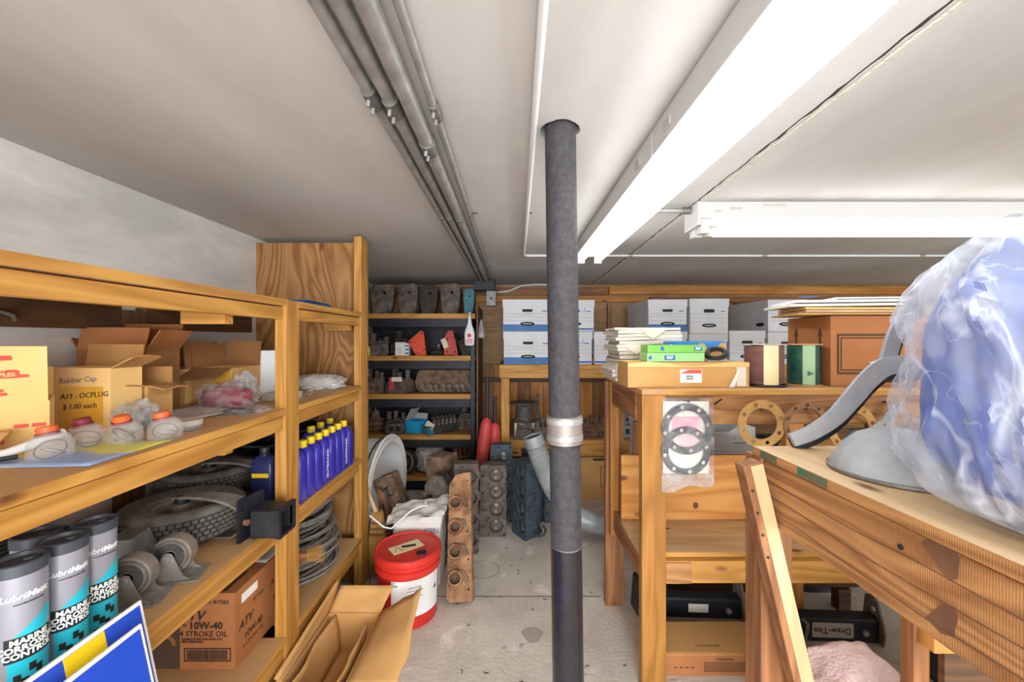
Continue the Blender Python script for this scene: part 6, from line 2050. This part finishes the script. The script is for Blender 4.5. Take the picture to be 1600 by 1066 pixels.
hitch('black tow bar with a small white label on the floor under the bench', .70, 1.06, 1.93, .001, .095, 'plain', -3)
hitch('tow bar with an upside-down lettered label plate beside the pink towel', 1.20, 1.56, 1.78, .001, .105, 'name', -3)
t = thing('wood_bar', 'brown round-ended wooden bar lying behind the lettered tow bar', 'timber', (1.36, 2.0, .11))
MB().tube([(1.20, 1.97, .13), (1.40, 1.975, .13), (1.66, 1.98, .13)], [.026, .028, .026], 12).build('bar_body', 'dark_wood_x', t, smooth=True)
MB().box(1.22, 1.28, 1.945, 1.995, .001, .104, bev=.003).build('rest_block', 'dark_wood_x', t)
MB().box(1.56, 1.62, 1.955, 2.005, .001, .104, bev=.003).build('rest_block', 'dark_wood_x', t)
junk('hitch_bracket', 'dark hitch bracket with a bolt plate under the bench, left', .62, 1.93, .001, .07, .16, .26, 'cast_dark', 81, 5, tubes=2, flange=False)
t = thing('red_lined_crate', 'dark wooden crate with thin red lines under the bench', 'crate', (.95, 2.25, 0))
MB().box(.80, 1.25, 2.10, 2.118, .001, .17, bev=.002).build('front_panel', 'dark_wood_x', t)
MB().box(.80, 1.25, 2.36, 2.378, .001, .17, bev=.002).build('rear_panel', 'dark_wood_x', t)
for xx in (.80, 1.232):
    MB().box(xx, xx + .018, 2.1185, 2.3595, .001, .17, bev=.002).build('side_panel', 'dark_wood_y', t)
for zz in (.125, .150):
    MB().box(.80, 1.25, 2.0985, 2.0998, zz, zz + .005).build('red_line', 'red_print', t)
MB().box(.818, 1.232, 2.118, 2.36, .010, .16).build('crate_fill', 'dark_wood_y', t)
sheet('manual_sheet', 'printed grey instruction sheet propped on the dark crate', 'paper', [P(1098, 936, 2.05), P(1122, 951, 2.05), P(1075, 903, 2.22), P(1055, 903, 2.22)], 'paper_cream', .004)
sheet('manual_sheet', 'white instruction sheet lying right of the propped one', 'paper', [P(1150, 929, 2.08), P(1185, 932, 2.08), P(1150, 901, 2.3), P(1122, 901, 2.3)], 'paper_white', .004)
t = thing('parts_card', 'small white card box tilted on the dark crate', 'box', (.9, 2.2, .17))
MB().box(-.045, .045, -.035, .035, 0, .02, m=T(.97, 2.17, .172) @ RZ(35), bev=.002).build('card_body', 'paper_white', t)
MB().box(-.02, .02, -.0358, -.0348, .006, .012, m=T(.97, 2.17, .172) @ RZ(35)).build('print_block', 'ink_black', t)
t = thing('moulded_guard', 'large black moulded panel leaning under the bench behind the tow bar', 'panel', (1.45, 2.12, 0))
mm = T(1.47, 2.12, .001) @ RX(-16) @ RY(6)
MB().plate([(-.22, .0), (.26, 0), (.26, .28), (.10, .36), (-.20, .38), (-.25, .20)], [circ(.06, .25, .022, 14), circ(-.12, .28, .012, 10)], .02, mm @ face((0, 0, 0), (1, 0, 0), (0, 0, 1))).build('panel_body', 'black_plastic', t)
MB().tube([mm @ Vector((-.22, -.024, .30)), mm @ Vector((-.02, -.03, .22)), mm @ Vector((.12, -.024, .10))], .006, 6).build('metal_strut', 'galvanised', t, smooth=True)
MB().box(-.25, -.12, -.03, -.021, .20, .37, m=mm, bev=.004).build('blue_block', 'bottle_navy', t)
t = thing('black_drum', 'black rubber wheel standing on the floor by the far bench leg', 'wheel', (1.55, 1.62, 0))
m = T(1.62, 1.50, .105) @ RZ(25) @ RY(90)
MB().lathe([(.03, -.03), (.09, -.03), (.103, -.02), (.104, .02), (.09, .03), (.03, .03)], 32, m).build('tyre', 'rubber_dark', t, smooth=35)
MB().lathe([(.0, -.02), (.032, -.024), (.032, .024), (0, .02)], 20, m).build('hub', 'dull_steel', t, smooth=True)
t = thing('small_bracket', 'tangle of small steel clips and a strap left of the lettered tow bar', 'clips', (1.20, 1.70, 0))
MB().tube([P(1254, 968, 1.62), P(1262, 975, 1.60), P(1262, 985, 1.60), P(1258, 1000, 1.6)], .006, 8).build('strap', 'dull_steel', t, smooth=True)
MB().box(1.125, 1.165, 1.62, 1.66, .001, .11, bev=.004).build('clip_block', 'cast_grey', t)
MB().box(1.120, 1.128, 1.612, 1.618, .03, .10).build('yellow_clip', 'yellow_plastic', t)

# pink towel on a carton
c = carton('low_carton', 'brown carton underneath the pink towel', 1.04, 1.235, .001, .27, .22, .255, 0, 'cardboard', [], open_top=False)
tw = MB()


def towel(u, v):
    x = -1 + 2 * u
    y = -1 + 2 * v
    r = max(abs(x), abs(y))
    n = mnoise.noise(Vector((x * 1.6, y * 1.6, 3))) * .035 + mnoise.noise(Vector((x * 3.6, y * 3.6, 8))) * .022 - abs(mnoise.noise(Vector((x * 2.6, y * 2.6, 5)))) * .03
    if r < .62:
        z = .265 + .075 * (1 - (r / .62) ** 2) + n * .9
        px, py = x / .62 * .14, y / .62 * .116
    else:
        k = (r - .62) / .38
        z = .265 - .22 * k + n * .5
        px, py = (x / r) * (.14 + .012 + .02 * k) + n * .5, (y / r) * (.116 + .012 + .025 * k) + n * .5
    return Vector((1.04 + px, 1.235 + py, max(.262 if r < .62 else .03, z + (.012 if r < .62 else 0))))


tw.grid(towel, 60, 60)
o = tw.build('pink_towel', 'towel_pink', label='crumpled pink towel heaped over a carton under the right bench', cat='towel', smooth=True)
s = o.modifiers.new('thick', 'SOLIDIFY')
s.thickness = .004
s.offset = 1

# ------------------------------------------------------------------ near workbench on the right
w2 = thing('workbench', 'rough-sawn workbench at the right with the blue bag on it', 'bench', (1.0, .5, 0))
NZ = 1.04
MB().box(.587, 1.75, -.45, .996, NZ - .020, NZ, bev=.001).build('worktop', 'pale_y', w2)
MB().box(.5855, .587, -.45, .996, NZ - .020, NZ - .0005).build('painted_edge', 'rough_y', w2)
for (y0, y1) in ((.905, .965), (.76, .84)):
    MB().box(.5848, .5856, y0, y1, NZ - .018, NZ - .0015).build('green_paint', 'green_paint', w2)
MB().box(.590, .628, -.45, .962, NZ - .160, NZ - .0235, bev=.003).build('side_rail', 'rough_y', w2)
MB().box(.629, 1.75, .955, .993, NZ - .11, NZ - .0205, bev=.003).build('back_rail', 'brown_x', w2)
MB().box(.586, .660, .964, 1.03, 0, NZ - .0205, bev=.003).build('post', 'brown_z', w2)
MB().box(.975, 1.015, .994, 1.03, 0, NZ - .12, bev=.003).build('post', 'brown_z', w2)
MB().box(.985, 1.10, .955, .9935, .565, .625, bev=.003).build('cleat', 'orange_x', w2)
MB().box(1.016, 1.659, .962, .977, .0, .56).build('back_board', 'dark_wood_x', w2)
MB().box(1.66, 1.74, -.40, -.33, 0, NZ - .021, bev=.003).build('post', 'brown_z', w2)
MB().box(1.66, 1.74, .90, .954, 0, NZ - .12, bev=.003).build('post', 'brown_z', w2)
MB().box(.590, .660, -.44, -.36, 0, NZ - .161, bev=.003).build('post', 'brown_z', w2)
MB().lathe([(0, 0), (.004, 0), (.004, .003), (0, .004)], 10, face((.5898, .62, .985), (0, -1, 0), (0, 0, 1))).build('nail_head', 'bolt_dark', w2)

for pts_ in ([(1440, 848), (1470, 838), (1500, 872), (1497, 905), (1482, 908), (1462, 880)], [(1447, 965), (1470, 945), (1492, 948), (1497, 968), (1490, 996), (1470, 990)]):
    ol = []
    for px, py in pts_:
        Dd = .5898 * 640 / (px - 800)
        ol.append((-Dd, 1.3 - (py - 530) / 640 * Dd))
    MB().plate(ol, [], .0004, face((.5897, 0, 0), (0, -1, 0), (0, 0, 1))).build('stain', 'wood_stain', w2)
for k_ in range(3):
    zz_ = .905 + .034 * k_
    MB().tube([(.5897, .95 - .12 * i, zz_ + .004 * math.sin(i * 1.7 + k_)) for i in range(9)], .0011, 4).build('grain_crack', 'wood_stain', w2)

t = thing('leaning_stick', 'pale timber stick leaning against the corner of the near bench', 'timber', (.77, .92, 0))
a, b_ = Vector((.529, .922, 1.025)), Vector((.769, .922, .001))
d_ = (b_ - a).normalized()
m = face(a, (1, 0, 0), -d_)
L = (b_ - a).length
MB().box(-.021, .021, -L + .01, 0, -.018, .022, m=face(a, Vector((0, 1, 0)).cross(d_) * -1, -d_), bev=.004).build('stick_body', 'brown_z', t)
MB().box(-.006, .0215, -L + .01, -.004, .0222, .0235, m=face(a, Vector((0, 1, 0)).cross(d_) * -1, -d_)).build('planed_face', 'pale_z', t)
for k in range(4):
    MB().lathe([(0, 0), (.003, 0), (.003, .001), (0, .001)], 8, face(a + d_ * (.06 + .05 * k) + Vector((-.015, -.0235, 0)), (1, 0, 0), (0, 0, 1))).build('nail_hole', 'bolt_dark', t)

# blue item in a plastic bag
t = thing('bagged_bundle', 'large blue bundle wrapped in a cloudy plastic bag on the near bench', 'bag', (.86, .52, NZ))


def bundle(mb, grow, seed, amp):
    b = bmesh.new()
    bmesh.ops.create_icosphere(b, subdivisions=6, radius=1)
    for v in b.verts:
        d = v.co.normalized()
        k = (abs(d.x) ** 4 + abs(d.y) ** 4 + abs(d.z) ** 4) ** -.25
        p = d * k
        tz = (p.z + 1) / 2
        shrink = 1 - .10 * tz - .15 * max(0, tz - .7) / .3
        f = 3.0
        wv = mnoise.noise_vector(p * 1.3 + Vector((seed, 0, 0)))
        q_ = Vector((p.x * 2.6 + p.z * 1.2 + wv.x * 1.1, p.y * 2.6 - p.z * .6 + wv.y * 1.1, p.z * .8 + seed))
        n = amp * (.6 * mnoise.noise(Vector((p.x * 1.6, p.y * 1.6, p.z + seed))) - .8 * abs(mnoise.noise(q_)) - .34 * abs(mnoise.noise(q_ * 2.4)) - .06 * abs(mnoise.noise(q_ * 5)))
        x = .855 + p.x * (.282 + grow) * shrink + n * d.x
        y = .53 + p.y * (.165 + grow) * shrink + n * d.y
        z = NZ + .001 + max(0, (.228 + p.z * (.228 + grow)) + n * max(0, d.z))
        if p.z > .3:
            z += .035 * mnoise.noise(Vector((p.x * 2.2, p.y * 2.2, seed))) - .04 * max(0, -p.x - .2) * max(0, p.z - .3)
        v.co = Vector((x, y, max(NZ + .0015 + (.004 if grow < 0 else 0), z)))
    h = MB()
    h.bm.free()
    h.bm = b
    return mb.merge(h)


ib = bundle(MB(), -.022, 2, .018)
from mathutils.bvhtree import BVHTree
cam_o = Vector((0, 0, 1.3))
bv = BVHTree.FromBMesh(ib.bm)
hit = bv.ray_cast(cam_o, (P(1452, 645, 1) - cam_o).normalized())
if hit[0]:
    nn = hit[1] if hit[1].dot(hit[0] - cam_o) < 0 else -hit[1]
    MB().box(-.03, .03, -.034, .034, .002, .004, m=face(hit[0], Vector((0, 0, 1)).cross(nn), (0, 0, 1))).build('packing_label', 'paper_cream', t)
ib.build('blue_bundle', 'blue_fabric', t, smooth=True)
bundle(MB(), .010, 2.3, .042).build('plastic_bag', 'bag_film', t, smooth=True)

# lever bars and grey dome
t = thing('lever_frame', 'pale grey curved steel lever with black underside behind the bag', 'lever', (.68, .93, NZ))
lp = spline([P(1237, 688, .975), P(1268, 676, .965), P(1302, 654, .95), P(1330, 624, .94), P(1354, 596, .93), P(1378, 576, .92), P(1402, 570, .91), P(1432, 575, .90)], 6)
MB().ribbon(lp, [.030 + .010 * min(1, i / 20) for i in range(len(lp))], .010, (.0, -1, .25)).build('lower_arm', 'lever_grey', t, smooth=35)
MB().ribbon([p + Vector((.009, .010, -.014)) for p in lp], .034, .012, (0, -1, .25)).build('arm_backing', 'black_metal', t, smooth=35)
lp2 = spline([P(1385, 578, .925), P(1390, 550, .925), P(1400, 520, .92), P(1416, 492, .915), P(1432, 472, .91), P(1448, 463, .90)], 6)
MB().ribbon(lp2, .030, .010, (-.1, -1, 0)).build('upper_arm', 'lever_grey', t, smooth=35)
MB().ribbon([p + Vector((.012, .010, -.006)) for p in lp2], .028, .012, (-.1, -1, 0)).build('arm_backing', 'black_metal', t, smooth=35)
MB().lathe([(.008, 0), (.019, 0), (.019, .012), (.008, .012)], 18, front(*(P(1442, 470, .902) - Vector((0, .006, 0))))).build('pivot_eye', 'lever_grey', t, smooth=True)
MB().tube([P(1376, 588, .93), P(1402, 587, .925), P(1440, 583, .92)], [.014, .016, .014], 14).build('rubber_grip', 'rubber_dark', t, smooth=True)
MB().tube([P(1360, 573, .935), P(1380, 566, .93), P(1425, 566, .92)], .009, 10).build('cross_rod', 'galvanised', t, smooth=True)
t = thing('grey_dome', 'grey cast dome lying on the near bench against the bag', 'dome', (.745, .80, NZ))
MB().lathe([(.104, 0), (.108, .004), (.107, .010), (.100, .022), (.086, .048), (.064, .070), (.036, .083), (0, .087)], 44, T(.745, .79, NZ + .001)).build('dome_shell', 'dome_grey', t, smooth=True)
MB().lathe([(.108, .0), (.111, .001), (.111, .006), (.108, .007)], 44, T(.745, .79, NZ + .001)).build('rim', 'dull_steel', t, smooth=True)
